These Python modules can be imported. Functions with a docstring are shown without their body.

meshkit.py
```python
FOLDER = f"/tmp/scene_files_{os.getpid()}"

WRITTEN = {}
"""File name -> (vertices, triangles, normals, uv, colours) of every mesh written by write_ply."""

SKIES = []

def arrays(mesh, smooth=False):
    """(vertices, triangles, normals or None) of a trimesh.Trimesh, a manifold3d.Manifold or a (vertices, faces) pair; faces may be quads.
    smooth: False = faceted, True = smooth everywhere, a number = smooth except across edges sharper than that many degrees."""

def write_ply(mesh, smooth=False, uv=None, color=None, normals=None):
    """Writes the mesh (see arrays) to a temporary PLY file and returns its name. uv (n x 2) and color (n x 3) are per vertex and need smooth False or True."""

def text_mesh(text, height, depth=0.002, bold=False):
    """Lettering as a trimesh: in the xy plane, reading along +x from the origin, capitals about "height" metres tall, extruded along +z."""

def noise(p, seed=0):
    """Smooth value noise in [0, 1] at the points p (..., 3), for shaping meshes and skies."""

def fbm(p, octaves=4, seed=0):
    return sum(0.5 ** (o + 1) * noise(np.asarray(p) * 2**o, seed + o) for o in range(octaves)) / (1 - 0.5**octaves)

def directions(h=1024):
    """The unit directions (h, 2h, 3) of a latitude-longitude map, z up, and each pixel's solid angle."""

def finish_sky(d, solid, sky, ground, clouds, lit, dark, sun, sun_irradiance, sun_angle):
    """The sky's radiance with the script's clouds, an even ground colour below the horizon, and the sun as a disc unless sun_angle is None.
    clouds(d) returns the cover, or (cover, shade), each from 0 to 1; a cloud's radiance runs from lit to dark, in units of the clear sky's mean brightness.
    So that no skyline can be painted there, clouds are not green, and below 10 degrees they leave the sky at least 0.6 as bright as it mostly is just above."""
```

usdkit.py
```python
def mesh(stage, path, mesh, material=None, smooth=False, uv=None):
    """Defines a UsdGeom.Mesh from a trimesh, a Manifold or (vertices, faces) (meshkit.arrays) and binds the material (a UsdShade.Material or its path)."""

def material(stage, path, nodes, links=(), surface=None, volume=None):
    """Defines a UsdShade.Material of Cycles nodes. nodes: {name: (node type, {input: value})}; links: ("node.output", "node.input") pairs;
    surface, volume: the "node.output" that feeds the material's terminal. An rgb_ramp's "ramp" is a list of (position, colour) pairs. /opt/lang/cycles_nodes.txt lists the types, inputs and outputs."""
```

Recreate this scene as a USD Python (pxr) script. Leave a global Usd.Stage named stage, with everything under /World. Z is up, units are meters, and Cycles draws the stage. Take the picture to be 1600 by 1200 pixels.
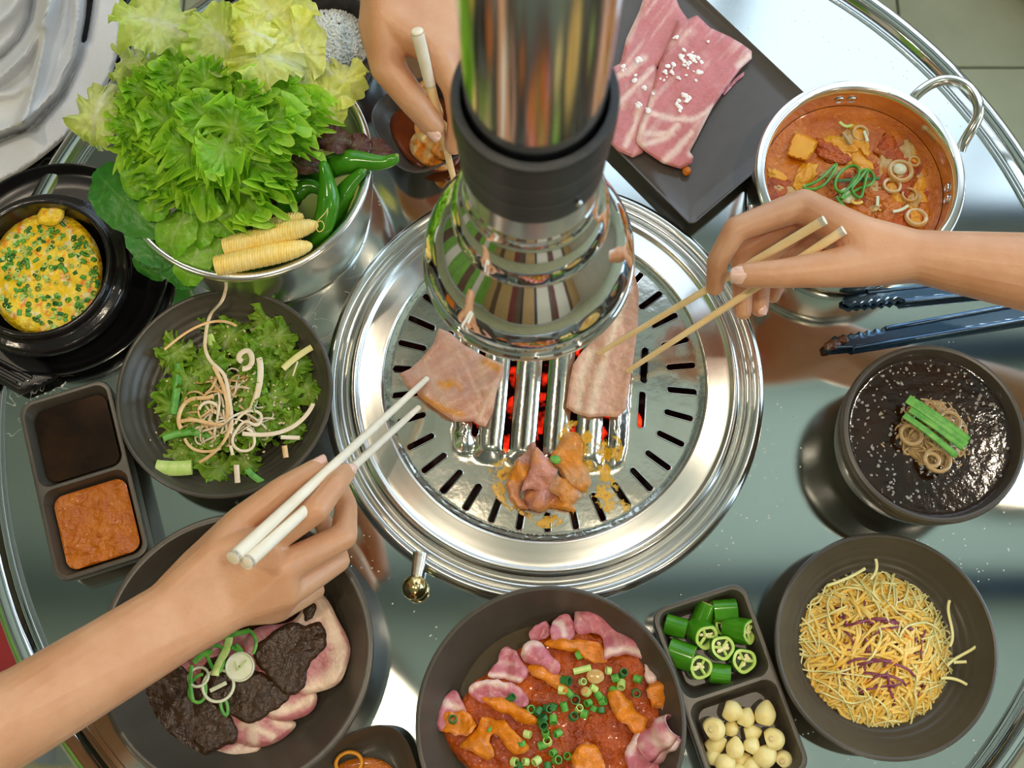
import math, numpy as np, trimesh, shapely, usdkit, meshkit
from shapely.geometry import Polygon, Point, LineString
from scipy.spatial import Delaunay
from scipy.interpolate import CubicSpline
from manifold3d import Manifold, CrossSection, Mesh as MMesh, OpType, JoinType, FillRule
from pxr import Usd, UsdGeom, UsdLux, UsdShade, Sdf, Gf, Vt

stage = Usd.Stage.CreateInMemory()
UsdGeom.Xform.Define(stage, '/World')
R = np.random.default_rng(7)

# ------------------------------------------------------------------ camera, light, exposure
FPX, PITCH, CAMZ, TZ = 1800.0, math.radians(74.8), 1.70, 0.75
EXPOSURE = 0.20
cam = UsdGeom.Camera.Define(stage, '/World/Camera')
cam.AddTranslateOp().Set(Gf.Vec3d(0, 0, CAMZ))
cam.AddRotateXYZOp().Set(Gf.Vec3f(90 - math.degrees(PITCH), 0, 0))
cam.CreateHorizontalApertureAttr(36.0)
cam.CreateVerticalApertureAttr(27.0)
cam.CreateFocalLengthAttr(36.0 * FPX / 1600)
cam.CreateFStopAttr(9.0)
cam.CreateFocusDistanceAttr(0.93)
cam.CreateClippingRangeAttr(Gf.Vec2f(0.02, 100))
cam.CreateExposureAttr(EXPOSURE)


def rect_light(name, pos, rot, w, h, color, intensity):
    l = UsdLux.RectLight.Define(stage, '/World/' + name)
    l.AddTranslateOp().Set(Gf.Vec3d(*pos)); l.AddRotateXYZOp().Set(Gf.Vec3f(*rot))
    l.CreateWidthAttr(w); l.CreateHeightAttr(h)
    l.CreateColorAttr(Gf.Vec3f(*color)); l.CreateIntensityAttr(intensity)
    return l


ROOM = dict(x0=-2.7, x1=3.2, y0=-2.8, y1=2.0, z1=4.8)
dome = UsdLux.DomeLight.Define(stage, '/World/daylight_sky')
dome.CreateColorAttr(Gf.Vec3f(0.62, 0.80, 1.0)); dome.CreateIntensityAttr(0.38)
# daylight through the tall front windows (far side, right) and the side window (right)
rect_light('front_window_daylight', (1.25, ROOM['y1'] + 0.14, 2.6), (90, 0, 180), 3.5, 3.8, (0.86, 0.94, 1.0), 0.55)
rect_light('side_window_daylight', (ROOM['x1'] + 0.14, 0.4, 2.0), (90, 0, 90), 2.6, 2.4, (0.56, 0.80, 1.0), 3.4)
LAMPS = [(-2.0, -0.9), (0.3, -2.2), (1.9, -1.9), (-0.38, 0.04), (0.45, -0.06), (1.32, 0.55), (-1.0, 0.9)]
LAMP_POWER = 620.0

# ------------------------------------------------------------------ pixel rulers (authoring only): photo pixel + height above the table -> metres
_c, _s = math.cos(PITCH), math.sin(PITCH)
_fw, _rt, _up = np.array([0, _c, -_s]), np.array([1.0, 0, 0]), np.array([0, _s, _c])


def P(x, y, h=0.0):
    x, y, h = np.broadcast_arrays(np.asarray(x, float), np.asarray(y, float), np.asarray(h, float))
    d = _fw + ((x - 800) / FPX)[..., None] * _rt - ((y - 600) / FPX)[..., None] * _up
    t = (CAMZ - TZ - h) / -d[..., 2]
    return np.array([0, 0, CAMZ]) + d * t[..., None]


def Q(p):
    v = np.asarray(p) - np.array([0, 0, CAMZ])
    z = v @ _fw
    return np.stack([800 + FPX * (v @ _rt) / z, 600 - FPX * (v @ _up) / z], -1)


def K(x, y, h=0.0):
    return float(np.linalg.norm(P(x + 1, y, h) - P(x, y, h)))


def circle_at(l, r, t, b, h):
    cx, cy = (l + r) / 2, (t + b) / 2
    T = np.linspace(0, 2 * np.pi, 181)
    ux, uy, rad = cx, cy, K(cx, cy, h) * (r - l) / 2
    for _ in range(8):
        c = P(ux, uy, h)
        q = Q(c + np.stack([rad * np.cos(T), rad * np.sin(T), 0 * T], -1))
        l2, r2, t2, b2 = q[:, 0].min(), q[:, 0].max(), q[:, 1].min(), q[:, 1].max()
        ux += cx - (l2 + r2) / 2; uy += cy - (t2 + b2) / 2
        rad *= ((r - l) + (b - t)) / ((r2 - l2) + (b2 - t2))
    return P(ux, uy, h), rad


# ------------------------------------------------------------------ scene helpers
_names = {}


class Rec:
    def __init__(s, path, loc): s.path, s.loc = path, np.asarray(loc, float)


def number(parent, name):
    k = (parent, name); n = _names.get(k, 0); _names[k] = n + 1
    return f'{parent}/{name}' + (f'_{n:03d}' if n else '')


def meta(path, **kw):
    p = stage.GetPrimAtPath(path)
    for k, v in kw.items():
        if v: p.SetCustomDataByKey({'cat': 'category'}.get(k, k), v)


def put(path, geo, mat, smooth, col, loc):
    v, f, n = meshkit.arrays(geo, True if (col is not None and smooth is not False) else smooth)
    m = UsdGeom.Mesh.Define(stage, path)
    m.CreatePointsAttr(Vt.Vec3fArray.FromNumpy((v - loc).astype(np.float32)))
    m.CreateFaceVertexCountsAttr(Vt.IntArray.FromNumpy(np.full(len(f), 3, np.int32)))
    m.CreateFaceVertexIndicesAttr(Vt.IntArray.FromNumpy(f.astype(np.int32).ravel()))
    m.CreateSubdivisionSchemeAttr('none')
    if n is not None:
        m.CreateNormalsAttr(Vt.Vec3fArray.FromNumpy(n.astype(np.float32))); m.SetNormalsInterpolation('vertex')
    if col is not None:
        pv = UsdGeom.PrimvarsAPI(m).CreatePrimvar('tint', Sdf.ValueTypeNames.Color3fArray, 'vertex')
        pv.Set(Vt.Vec3fArray.FromNumpy(np.clip(np.asarray(col), 0, 1).astype(np.float32)))
    UsdShade.MaterialBindingAPI.Apply(m.GetPrim()).Bind(UsdShade.Material.Get(stage, '/World/Looks/' + mat))
    return m


def verts(geo):
    return meshkit.arrays(geo, False)[0]


def thing(name, label, cat, loc, group=None, kind=None):
    path = number('/World', name)
    UsdGeom.Xform.Define(stage, path).AddTranslateOp().Set(Gf.Vec3d(*map(float, loc)))
    meta(path, label=label, cat=cat, group=group, kind=kind)
    return Rec(path, loc)


def part(name, geo, mat, parent, smooth=35, col=None, label=None, kind=None):
    path = number(parent.path, name)
    put(path, geo, mat, smooth, col, parent.loc)
    meta(path, label=label, kind=kind)
    return Rec(path, parent.loc)


def single(name, geo, mat, label, cat, group=None, kind=None, smooth=35, col=None):
    v = verts(geo); lo, hi = v.min(0), v.max(0)
    loc = np.array([(lo[0] + hi[0]) / 2, (lo[1] + hi[1]) / 2, lo[2]])
    path = number('/World', name)
    m = put(path, geo, mat, smooth, col, loc)
    m.AddTranslateOp().Set(Gf.Vec3d(*map(float, loc)))
    meta(path, label=label, cat=cat, group=group, kind=kind)
    return Rec(path, loc)


def struct(name, geo, mat, smooth=35, label=None):
    path = '/World/' + name
    put(path, geo, mat, smooth, None, np.zeros(3))
    meta(path, kind='structure', label=label)
    return Rec(path, np.zeros(3))


# ------------------------------------------------------------------ materials
LK = '/World/Looks/'
UsdGeom.Scope.Define(stage, '/World/Looks')


def mat(name, base, rough=0.5, var=None, scale=40, detail=4, bump=0, bscale=200, rvar=None, aniso=None, **kw):
    """principled with procedural colour variation: base may be one colour or two (mixed by noise)"""
    n = {'g': ('geometry', {}), 'p': ('principled_bsdf', {'roughness': rough, **kw})}
    L = []
    if var is not None:
        n['n'] = ('noise_texture', {'scale': scale, 'detail': detail, 'roughness': 0.6})
        n['r'] = ('rgb_ramp', {'ramp': [(0.32, base), (0.68, var)]})
        L += [('g.position', 'n.vector'), ('n.fac', 'r.fac'), ('r.color', 'p.base_color')]
    else:
        n['p'][1]['base_color'] = base
    if bump:
        n['bn'] = ('noise_texture', {'scale': bscale, 'detail': 4})
        n['b'] = ('bump', {'strength': 1.0, 'distance': bump})
        L += [('g.position', 'bn.vector'), ('bn.fac', 'b.height'), ('b.normal', 'p.normal')]
    if aniso:
        n['t'] = ('tangent', {'direction_type': 'radial', 'axis': 'z'})
        n['p'][1].update(anisotropic=aniso)
        L += [('t.tangent', 'p.tangent')]
    usdkit.material(stage, LK + name, n, L, surface='p.BSDF')


def tint_mat(name, rough=0.4, bump=0, bscale=300, mottle=0.0, mscale=250, trans=0.0, **kw):
    """surface colour from the mesh's own 'tint' primvar, lightly mottled; trans mixes in a translucent leaf lobe"""
    n = {'g': ('geometry', {}), 'a': ('attribute', {'attribute': 'tint'}), 'p': ('principled_bsdf', {'roughness': rough, **kw})}
    L, src = [], 'a.color'
    if mottle:
        n['n'] = ('noise_texture', {'scale': mscale, 'detail': 4, 'roughness': 0.6})
        n['mr'] = ('map_range', {'from_min': 0.3, 'from_max': 0.7, 'to_min': 1 - mottle, 'to_max': 1 + mottle})
        n['mx'] = ('vector_math', {'math_type': 'scale'})
        L += [('g.position', 'n.vector'), ('n.fac', 'mr.value'), ('a.color', 'mx.vector1'), ('mr.result', 'mx.scale')]
        src = 'mx.vector'
    L.append((src, 'p.base_color'))
    if bump:
        n['bn'] = ('noise_texture', {'scale': bscale, 'detail': 4})
        n['b'] = ('bump', {'strength': 1.0, 'distance': bump})
        L += [('g.position', 'bn.vector'), ('bn.fac', 'b.height'), ('b.normal', 'p.normal')]
    out = 'p.BSDF'
    if trans:
        n['tr'] = ('translucent_bsdf', {}); n['mc'] = ('mix_closure', {'fac': trans})
        L += [(src, 'tr.color'), ('p.BSDF', 'mc.closure1'), ('tr.BSDF', 'mc.closure2')]
        out = 'mc.closure'
    usdkit.material(stage, LK + name, n, L, surface=out)


mat('chrome', (0.80, 0.80, 0.79), 0.06, metallic=1.0)
mat('chrome_duct', (0.82, 0.82, 0.81), 0.05, metallic=1.0)
mat('pipe_steel', (0.74, 0.73, 0.71), 0.13, metallic=1.0)
mat('steel_satin', (0.82, 0.81, 0.77), 0.21, metallic=1.0)
mat('steel_ring', (0.84, 0.83, 0.79), 0.20, metallic=1.0, aniso=0.5)
mat('steel_pot', (0.86, 0.83, 0.75), 0.14, metallic=1.0)
mat('steel_plate', (0.80, 0.78, 0.70), 0.14, var=(0.70, 0.67, 0.58), scale=30, metallic=1.0, bump=0.0003, bscale=60)
mat('gold_knob', (0.80, 0.62, 0.28), 0.15, metallic=1.0)
mat('rubber', (0.018, 0.022, 0.026), 0.42, bump=0.0003, bscale=300)
mat('black_plastic', (0.009, 0.009, 0.010), 0.28)
mat('stoneware_black', (0.010, 0.009, 0.009), 0.16, bump=0.0003, bscale=150)
mat('ceramic', (0.060, 0.051, 0.038), 0.34, var=(0.074, 0.064, 0.048), scale=25, bump=0.0002, bscale=120)
mat('ceramic_gloss', (0.075, 0.066, 0.057), 0.16, var=(0.085, 0.075, 0.066), scale=25)
mat('ceramic_dark', (0.030, 0.027, 0.026), 0.25)
mat('floor_tile', (0.26, 0.275, 0.165), 0.6, var=(0.34, 0.35, 0.225), scale=5, detail=8, bump=0.001, bscale=40)
mat('grout', (0.075, 0.075, 0.052), 0.9)
mat('ceiling_paint', (0.66, 0.69, 0.54), 0.85)
mat('beam_paint', (0.025, 0.04, 0.055), 0.7)
mat('wall_paint', (0.42, 0.40, 0.34), 0.85, var=(0.46, 0.44, 0.38), scale=3)
mat('wood_tan', (0.46, 0.29, 0.11), 0.5, var=(0.36, 0.21, 0.08), scale=9)
mat('wood_brown', (0.14, 0.07, 0.035), 0.5, var=(0.09, 0.045, 0.022), scale=9)
mat('wood_red', (0.20, 0.035, 0.025), 0.5, var=(0.12, 0.02, 0.016), scale=9)
mat('panel_cream', (0.62, 0.56, 0.44), 0.6)
mat('panel_dark', (0.03, 0.03, 0.03), 0.5)
mat('panel_green', (0.10, 0.26, 0.03), 0.7, var=(0.22, 0.40, 0.05), scale=10)
mat('window_frame', (0.10, 0.11, 0.12), 0.4)
mat('stool_seat', (0.06, 0.055, 0.045), 0.5)
mat('stool_red', (0.30, 0.012, 0.016), 0.35)
mat('skin', (0.640, 0.360, 0.205), 0.40, var=(0.55, 0.275, 0.140), scale=24, detail=4, subsurface_weight=0.22, subsurface_scale=0.006, bump=0.00018, bscale=380)
mat('nail', (0.80, 0.52, 0.42), 0.22)
mat('cloth_white', (0.70, 0.71, 0.72), 0.85, var=(0.66, 0.67, 0.69), scale=30, bump=0.0006, bscale=700)
mat('bamboo', (0.86, 0.66, 0.35), 0.45, var=(0.80, 0.57, 0.27), scale=60)
mat('birch_white', (0.86, 0.80, 0.66), 0.45, var=(0.80, 0.72, 0.55), scale=60)
mat('tong_steel', (0.10, 0.17, 0.27), 0.22, metallic=1.0)
mat('burnt_sauce', (0.09, 0.030, 0.010), 0.25, bump=0.001, bscale=300)
mat('charcoal', (0.012, 0.011, 0.011), 0.9, bump=0.003, bscale=120)
mat('pit_dark', (0.02, 0.018, 0.016), 0.7)
mat('broth_dark', (0.010, 0.004, 0.0015), 0.08, var=(0.030, 0.011, 0.003), scale=22, bump=0.0004, bscale=110)
mat('soy_sauce', (0.010, 0.0035, 0.0012), 0.06, var=(0.050, 0.017, 0.004), scale=16)
mat('ssamjang', (0.60, 0.175, 0.003), 0.14, coat_weight=0.15, coat_roughness=0.07, var=(0.46, 0.105, 0.002), scale=90, bump=0.0030, bscale=230)
mat('stew_broth', (0.66, 0.195, 0.003), 0.12, coat_weight=0.15, coat_roughness=0.07, var=(0.46, 0.095, 0.001), scale=45, bump=0.0028, bscale=190)
mat('red_marinade', (0.62, 0.115, 0.002), 0.12, coat_weight=0.15, coat_roughness=0.07, var=(0.30, 0.038, 0.001), scale=60, bump=0.0042, bscale=210)
mat('thin_marinade', (0.060, 0.045, 0.022), 0.12, var=(0.085, 0.055, 0.022), scale=20)
mat('kimchi_juice', (0.22, 0.045, 0.010), 0.10, var=(0.16, 0.03, 0.008), scale=50)
mat('brown_paste', (0.030, 0.013, 0.005), 0.20, var=(0.060, 0.028, 0.011), scale=160, bump=0.0016, bscale=260)
mat('scallion_green', (0.05, 0.27, 0.03), 0.35, var=(0.16, 0.45, 0.06), scale=150)
mat('scallion_light', (0.40, 0.62, 0.10), 0.35, var=(0.62, 0.74, 0.28), scale=150)
mat('scallion_dark', (0.020, 0.13, 0.030), 0.35, var=(0.04, 0.22, 0.05), scale=150)
mat('scallion_white', (0.78, 0.78, 0.62), 0.30, var=(0.62, 0.68, 0.42), scale=120)
mat('onion_amber', (0.72, 0.36, 0.06), 0.18, var=(0.70, 0.52, 0.24), scale=90, transmission_weight=0.25)
mat('tofu', (0.84, 0.40, 0.025), 0.25, var=(0.76, 0.28, 0.010), scale=70, subsurface_weight=0.1, subsurface_scale=0.004)
mat('ice_chip', (0.75, 0.72, 0.66), 0.08, transmission_weight=0.6)
mat('noodle', (0.56, 0.38, 0.16), 0.22, var=(0.36, 0.24, 0.10), scale=80, transmission_weight=0.15)
mat('slaw_yellow', (0.84, 0.50, 0.055), 0.33, var=(0.88, 0.66, 0.20), scale=90)
mat('slaw_core', (0.16, 0.07, 0.015), 0.5)
mat('strand_cream', (0.84, 0.76, 0.60), 0.30, var=(0.80, 0.62, 0.40), scale=80)
mat('strand_orange', (0.72, 0.40, 0.14), 0.28, var=(0.80, 0.58, 0.32), scale=90)
mat('slaw_white', (0.84, 0.76, 0.36), 0.35, var=(0.74, 0.70, 0.26), scale=110)
mat('slaw_orange', (0.82, 0.34, 0.02), 0.35)
mat('slaw_purple', (0.17, 0.025, 0.06), 0.35, var=(0.30, 0.07, 0.12), scale=150)
mat('garlic', (0.88, 0.74, 0.36), 0.35, var=(0.82, 0.64, 0.24), scale=70, subsurface_weight=0.15, subsurface_scale=0.004)
mat('garlic_root', (0.62, 0.50, 0.25), 0.5)
mat('chili_skin', (0.035, 0.19, 0.006), 0.16, var=(0.065, 0.27, 0.010), scale=60)
mat('chili_flesh', (0.42, 0.60, 0.10), 0.3, var=(0.55, 0.68, 0.18), scale=200)
mat('chili_hollow', (0.03, 0.08, 0.01), 0.5)
mat('chili_seed', (0.80, 0.72, 0.38), 0.4)
mat('chili_stem', (0.22, 0.30, 0.06), 0.5)
mat('corn', (0.88, 0.62, 0.13), 0.35, var=(0.86, 0.70, 0.28), scale=90)
mat('rice', (0.93, 0.93, 0.88), 0.3, subsurface_weight=0.2, subsurface_scale=0.003)
mat('sesame_black', (0.010, 0.009, 0.010), 0.35)
mat('sesame', (0.76, 0.62, 0.34), 0.4)
mat('salt', (0.88, 0.87, 0.86), 0.4)
tint_mat('meat', 0.27, bump=0.0005, bscale=330, mottle=0.06, mscale=260, subsurface_weight=0.08, subsurface_scale=0.004)
tint_mat('meat_wet', 0.15, bump=0.0014, bscale=240, mottle=0.14, mscale=200)
tint_mat('leaf', 0.32, bump=0.0008, bscale=240, mottle=0.10, mscale=160, trans=0.36)
tint_mat('egg', 0.42, bump=0.002, bscale=240, mottle=0.16, mscale=160)
tint_mat('strand', 0.28, mottle=0.12, mscale=200)


def special_mats():
    # table top: circularly brushed mirror-like steel with dried splashes and fine scratches
    n = {'g': ('geometry', {}), 't': ('tangent', {'direction_type': 'radial', 'axis': 'z'}),
         'v': ('voronoi_texture', {'scale': 230.0, 'randomness': 1.0}),
         'spot': ('math', {'math_type': 'less_than', 'value2': 0.16}),
         'ms': ('noise_texture', {'scale': 9.0, 'detail': 3}),
         'mk': ('math', {'math_type': 'greater_than', 'value2': 0.56}),
         'vc': ('separate_color', {}), 'few': ('math', {'math_type': 'greater_than', 'value2': 0.55}),
         'm1': ('math', {'math_type': 'multiply'}), 'm2': ('math', {'math_type': 'multiply'}),
         'sn': ('noise_texture', {'scale': 26.0, 'detail': 2, 'distortion': 1.5}),
         'sr': ('rgb_ramp', {'ramp': [(0.0, (0, 0, 0)), (0.492, (0, 0, 0)), (0.5, (1, 1, 1)), (0.508, (0, 0, 0)), (1, (0, 0, 0))]}),
         'ms2': ('noise_texture', {'scale': 5.5, 'detail': 2}), 'mk2': ('math', {'math_type': 'greater_than', 'value2': 0.645}),
         'sb': ('rgb_to_bw', {}), 'm3': ('math', {'math_type': 'multiply'}), 'mxx': ('math', {'math_type': 'maximum'}), 'sc': ('math', {'math_type': 'multiply', 'value2': 0.7}),
         'a': ('glossy_bsdf', {'color': (0.70, 0.74, 0.71), 'distribution': 'beckmann', 'roughness': 0.105, 'anisotropy': 0.52, 'rotation': 0.25}),
         'd': ('principled_bsdf', {'base_color': (0.62, 0.66, 0.60), 'roughness': 0.5}), 'mix': ('mix_closure', {})}
    L = [('g.position', 'v.vector'), ('v.distance', 'spot.value1'), ('g.position', 'ms.vector'), ('ms.fac', 'mk.value1'), ('v.color', 'vc.color'), ('vc.r', 'few.value1'),
         ('spot.value', 'm1.value1'), ('mk.value', 'm1.value2'), ('m1.value', 'm2.value1'), ('few.value', 'm2.value2'),
         ('g.position', 'sn.vector'), ('sn.fac', 'sr.fac'), ('sr.color', 'sb.color'), ('g.position', 'ms2.vector'), ('ms2.fac', 'mk2.value1'), ('sb.val', 'm3.value1'), ('mk2.value', 'm3.value2'),
         ('m3.value', 'sc.value1'), ('m2.value', 'mxx.value1'), ('sc.value', 'mxx.value2'),
         ('t.tangent', 'a.tangent'), ('a.BSDF', 'mix.closure1'), ('d.BSDF', 'mix.closure2'), ('mxx.value', 'mix.fac')]
    usdkit.material(stage, LK + 'table_steel', n, L, surface='mix.closure')
    # glowing charcoal: black lumps with red-hot patches
    n = {'g': ('geometry', {}), 'n': ('noise_texture', {'scale': 38.0, 'detail': 3}),
         'r': ('rgb_ramp', {'ramp': [(0.52, (0, 0, 0)), (0.62, (0.8, 0.02, 0.005)), (0.72, (1.0, 0.16, 0.03))]}),
         'p': ('principled_bsdf', {'base_color': (0.015, 0.012, 0.012), 'roughness': 0.9, 'emission_strength': 1.3})}
    usdkit.material(stage, LK + 'ember', n, [('g.position', 'n.vector'), ('n.fac', 'r.fac'), ('r.color', 'p.emission_color')], surface='p.BSDF')
    n = {'g': ('geometry', {}), 'n': ('noise_texture', {'scale': 95.0, 'detail': 5, 'roughness': 0.65}), 'k': ('rgb_ramp', {'ramp': [(0.47, (0, 0, 0)), (0.56, (1, 1, 1))]}), 'kb': ('rgb_to_bw', {}),
         'c': ('rgb_ramp', {'ramp': [(0.45, (0.70, 0.48, 0.04)), (0.62, (0.60, 0.30, 0.01)), (0.72, (0.16, 0.06, 0.01))]}), 'p': ('principled_bsdf', {'roughness': 0.3}), 't': ('transparent_bsdf', {}), 'm': ('mix_closure', {})}
    usdkit.material(stage, LK + 'egg_stain', n, [('g.position', 'n.vector'), ('n.fac', 'k.fac'), ('k.color', 'kb.color'), ('n.fac', 'c.fac'), ('c.color', 'p.base_color'), ('t.BSDF', 'm.closure1'), ('p.BSDF', 'm.closure2'), ('kb.val', 'm.fac')], surface='m.closure')
    usdkit.material(stage, LK + 'lamp_glow', {'e': ('emission', {'color': (1.0, 0.80, 0.55), 'strength': 30.0})}, [], surface='e.emission')
    usdkit.material(stage, LK + 'window_glass', {'t': ('transparent_bsdf', {}), 'g': ('glossy_bsdf', {'roughness': 0.02}), 'm': ('mix_closure', {'fac': 0.05})},
                    [('t.BSDF', 'm.closure1'), ('g.BSDF', 'm.closure2')], surface='m.closure')


special_mats()


# ------------------------------------------------------------------ geometry helpers
def cat(*ms):
    ms = [m for x in ms for m in (x if isinstance(x, list) else [x])]
    V, F, o = [], [], 0
    for m in ms:
        v, f, _ = meshkit.arrays(m, False)
        V.append(v); F.append(f + o); o += len(v)
    return np.vstack(V), np.vstack(F)


def box(x0, x1, y0, y1, z0, z1, b=0.0):
    if b <= 0:
        m = trimesh.creation.box([x1 - x0, y1 - y0, z1 - z0]); m.apply_translation([(x0 + x1) / 2, (y0 + y1) / 2, (z0 + z1) / 2])
        return m.vertices.copy(), m.faces.copy()
    pts = [[x + sx * bx, y + sy * by, z + sz * bz] for x, sx in ((x0, 1), (x1, -1)) for y, sy in ((y0, 1), (y1, -1)) for z, sz in ((z0, 1), (z1, -1)) for bx, by, bz in ((b, b, 0), (b, 0, b), (0, b, b))]
    h = trimesh.convex.convex_hull(np.array(pts))
    return np.array(h.vertices), np.array(h.faces)


def lathe(prof, c=(0, 0, 0), n=96, wob=None):
    prof = np.asarray(prof, float); a = np.linspace(0, 2 * np.pi, n, endpoint=False)
    r = np.maximum(prof[:, 0], 1e-5)
    V = np.stack([r[:, None] * np.cos(a), r[:, None] * np.sin(a), np.repeat(prof[:, 1:2], n, 1)], -1)
    m = len(prof); F = []
    i = np.arange(n); j = (i + 1) % n
    for k in range(m - 1):
        q = np.stack([k * n + i, k * n + j, (k + 1) * n + j, (k + 1) * n + i], 1)
        F += [q[:, [0, 1, 2]], q[:, [0, 2, 3]]]
    return V.reshape(-1, 3) + np.asarray(c), np.vstack(F)


def smooth_prof(pts, n=6):
    pts = np.asarray(pts, float)
    t = np.concatenate([[0], np.cumsum(np.linalg.norm(np.diff(pts, axis=0), axis=1))])
    from scipy.interpolate import PchipInterpolator
    s = np.unique(np.concatenate([np.linspace(a, b, n) for a, b in zip(t[:-1], t[1:])]))
    return np.stack([PchipInterpolator(t, pts[:, 0])(s), PchipInterpolator(t, pts[:, 1])(s)], 1)


def spline(pts, n):
    pts = np.asarray(pts, float)
    if len(pts) == 2:
        return pts[0] + np.linspace(0, 1, n)[:, None] * (pts[1] - pts[0])
    t = np.concatenate([[0], np.cumsum(np.maximum(np.linalg.norm(np.diff(pts, axis=0), axis=1), 1e-6))])
    return CubicSpline(t, pts)(np.linspace(0, t[-1], n))


def tube(path, rad, n=8, flat=1.0, cap=True, closed=False, up=(0, 0, 1)):
    """sweep of an ellipse (rad wide, rad*flat tall) along a path; the flat side faces up"""
    p = np.asarray(path, float); m = len(p)
    rad = np.broadcast_to(np.asarray(rad, float), (m,))
    if closed:
        t = np.roll(p, -1, 0) - np.roll(p, 1, 0)
    else:
        t = np.gradient(p, axis=0)
    t /= np.maximum(np.linalg.norm(t, axis=1, keepdims=True), 1e-9)
    u = np.asarray(up, float)
    side = np.cross(t, u); bad = np.linalg.norm(side, axis=1) < 0.05
    side[bad] = np.cross(t[bad], [1.0, 0.03, 0])
    side /= np.linalg.norm(side, axis=1, keepdims=True)
    for i in range(1, m):
        if side[i] @ side[i - 1] < 0: side[i] *= -1
    nn = np.cross(side, t)
    a = np.linspace(0, 2 * np.pi, n, endpoint=False)
    V = p[:, None] + rad[:, None, None] * (np.cos(a)[None, :, None] * side[:, None] + flat * np.sin(a)[None, :, None] * nn[:, None])
    V = V.reshape(-1, 3); i = np.arange(n); j = (i + 1) % n; F = []
    for k in range(m if closed else m - 1):
        k2 = (k + 1) % m
        q = np.stack([k * n + i, k * n + j, k2 * n + j, k2 * n + i], 1)
        F += [q[:, [0, 1, 2]], q[:, [0, 2, 3]]]
    if cap and not closed:
        V = np.vstack([V, p[:1], p[-1:]]); o = m * n
        F += [np.stack([np.full(n, o), j, i], 1), np.stack([np.full(n, o + 1), (m - 1) * n + i, (m - 1) * n + j], 1)]
    return V, np.vstack(F)


def rounded_tube(path, r0, r1, n=16, flat=1.0, endr=0.6):
    """a stick with softly rounded ends"""
    p = np.asarray(path, float)
    L = np.linalg.norm(p[-1] - p[0]); d = (p[-1] - p[0]) / L
    t = np.concatenate([[0, 0.15, 0.5, 1.0] , np.linspace(0.04, 0.96, 12), [0]])
    s = np.concatenate([np.array([0, 0.1, 0.4, 1.0]) * endr * r0 / L, np.linspace(0.04, 0.96, 12), 1 - np.array([1.0, 0.4, 0.1, 0]) * endr * r1 / L])
    k = np.concatenate([[0.55, 0.8, 0.95, 1.0], np.ones(12), [1.0, 0.95, 0.8, 0.55]])
    return tube(p[0] + s[:, None] * (p[-1] - p[0]), k * (r0 + (r1 - r0) * s), n, flat)


def loft(loops, caps=(True, True)):
    loops = [np.asarray(l, float) for l in loops]; n = len(loops[0]); V = np.vstack(loops); F = []
    i = np.arange(n); j = (i + 1) % n
    for k in range(len(loops) - 1):
        q = np.stack([k * n + i, k * n + j, (k + 1) * n + j, (k + 1) * n + i], 1)
        F += [q[:, [0, 1, 2]], q[:, [0, 2, 3]]]
    if caps[0]:
        V = np.vstack([V, loops[0].mean(0)]); F.append(np.stack([np.full(n, len(V) - 1), j, i], 1))
    if caps[1]:
        o = (len(loops) - 1) * n
        V = np.vstack([V, loops[-1].mean(0)]); F.append(np.stack([np.full(n, len(V) - 1), o + i, o + j], 1))
    return V, np.vstack(F)


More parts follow.
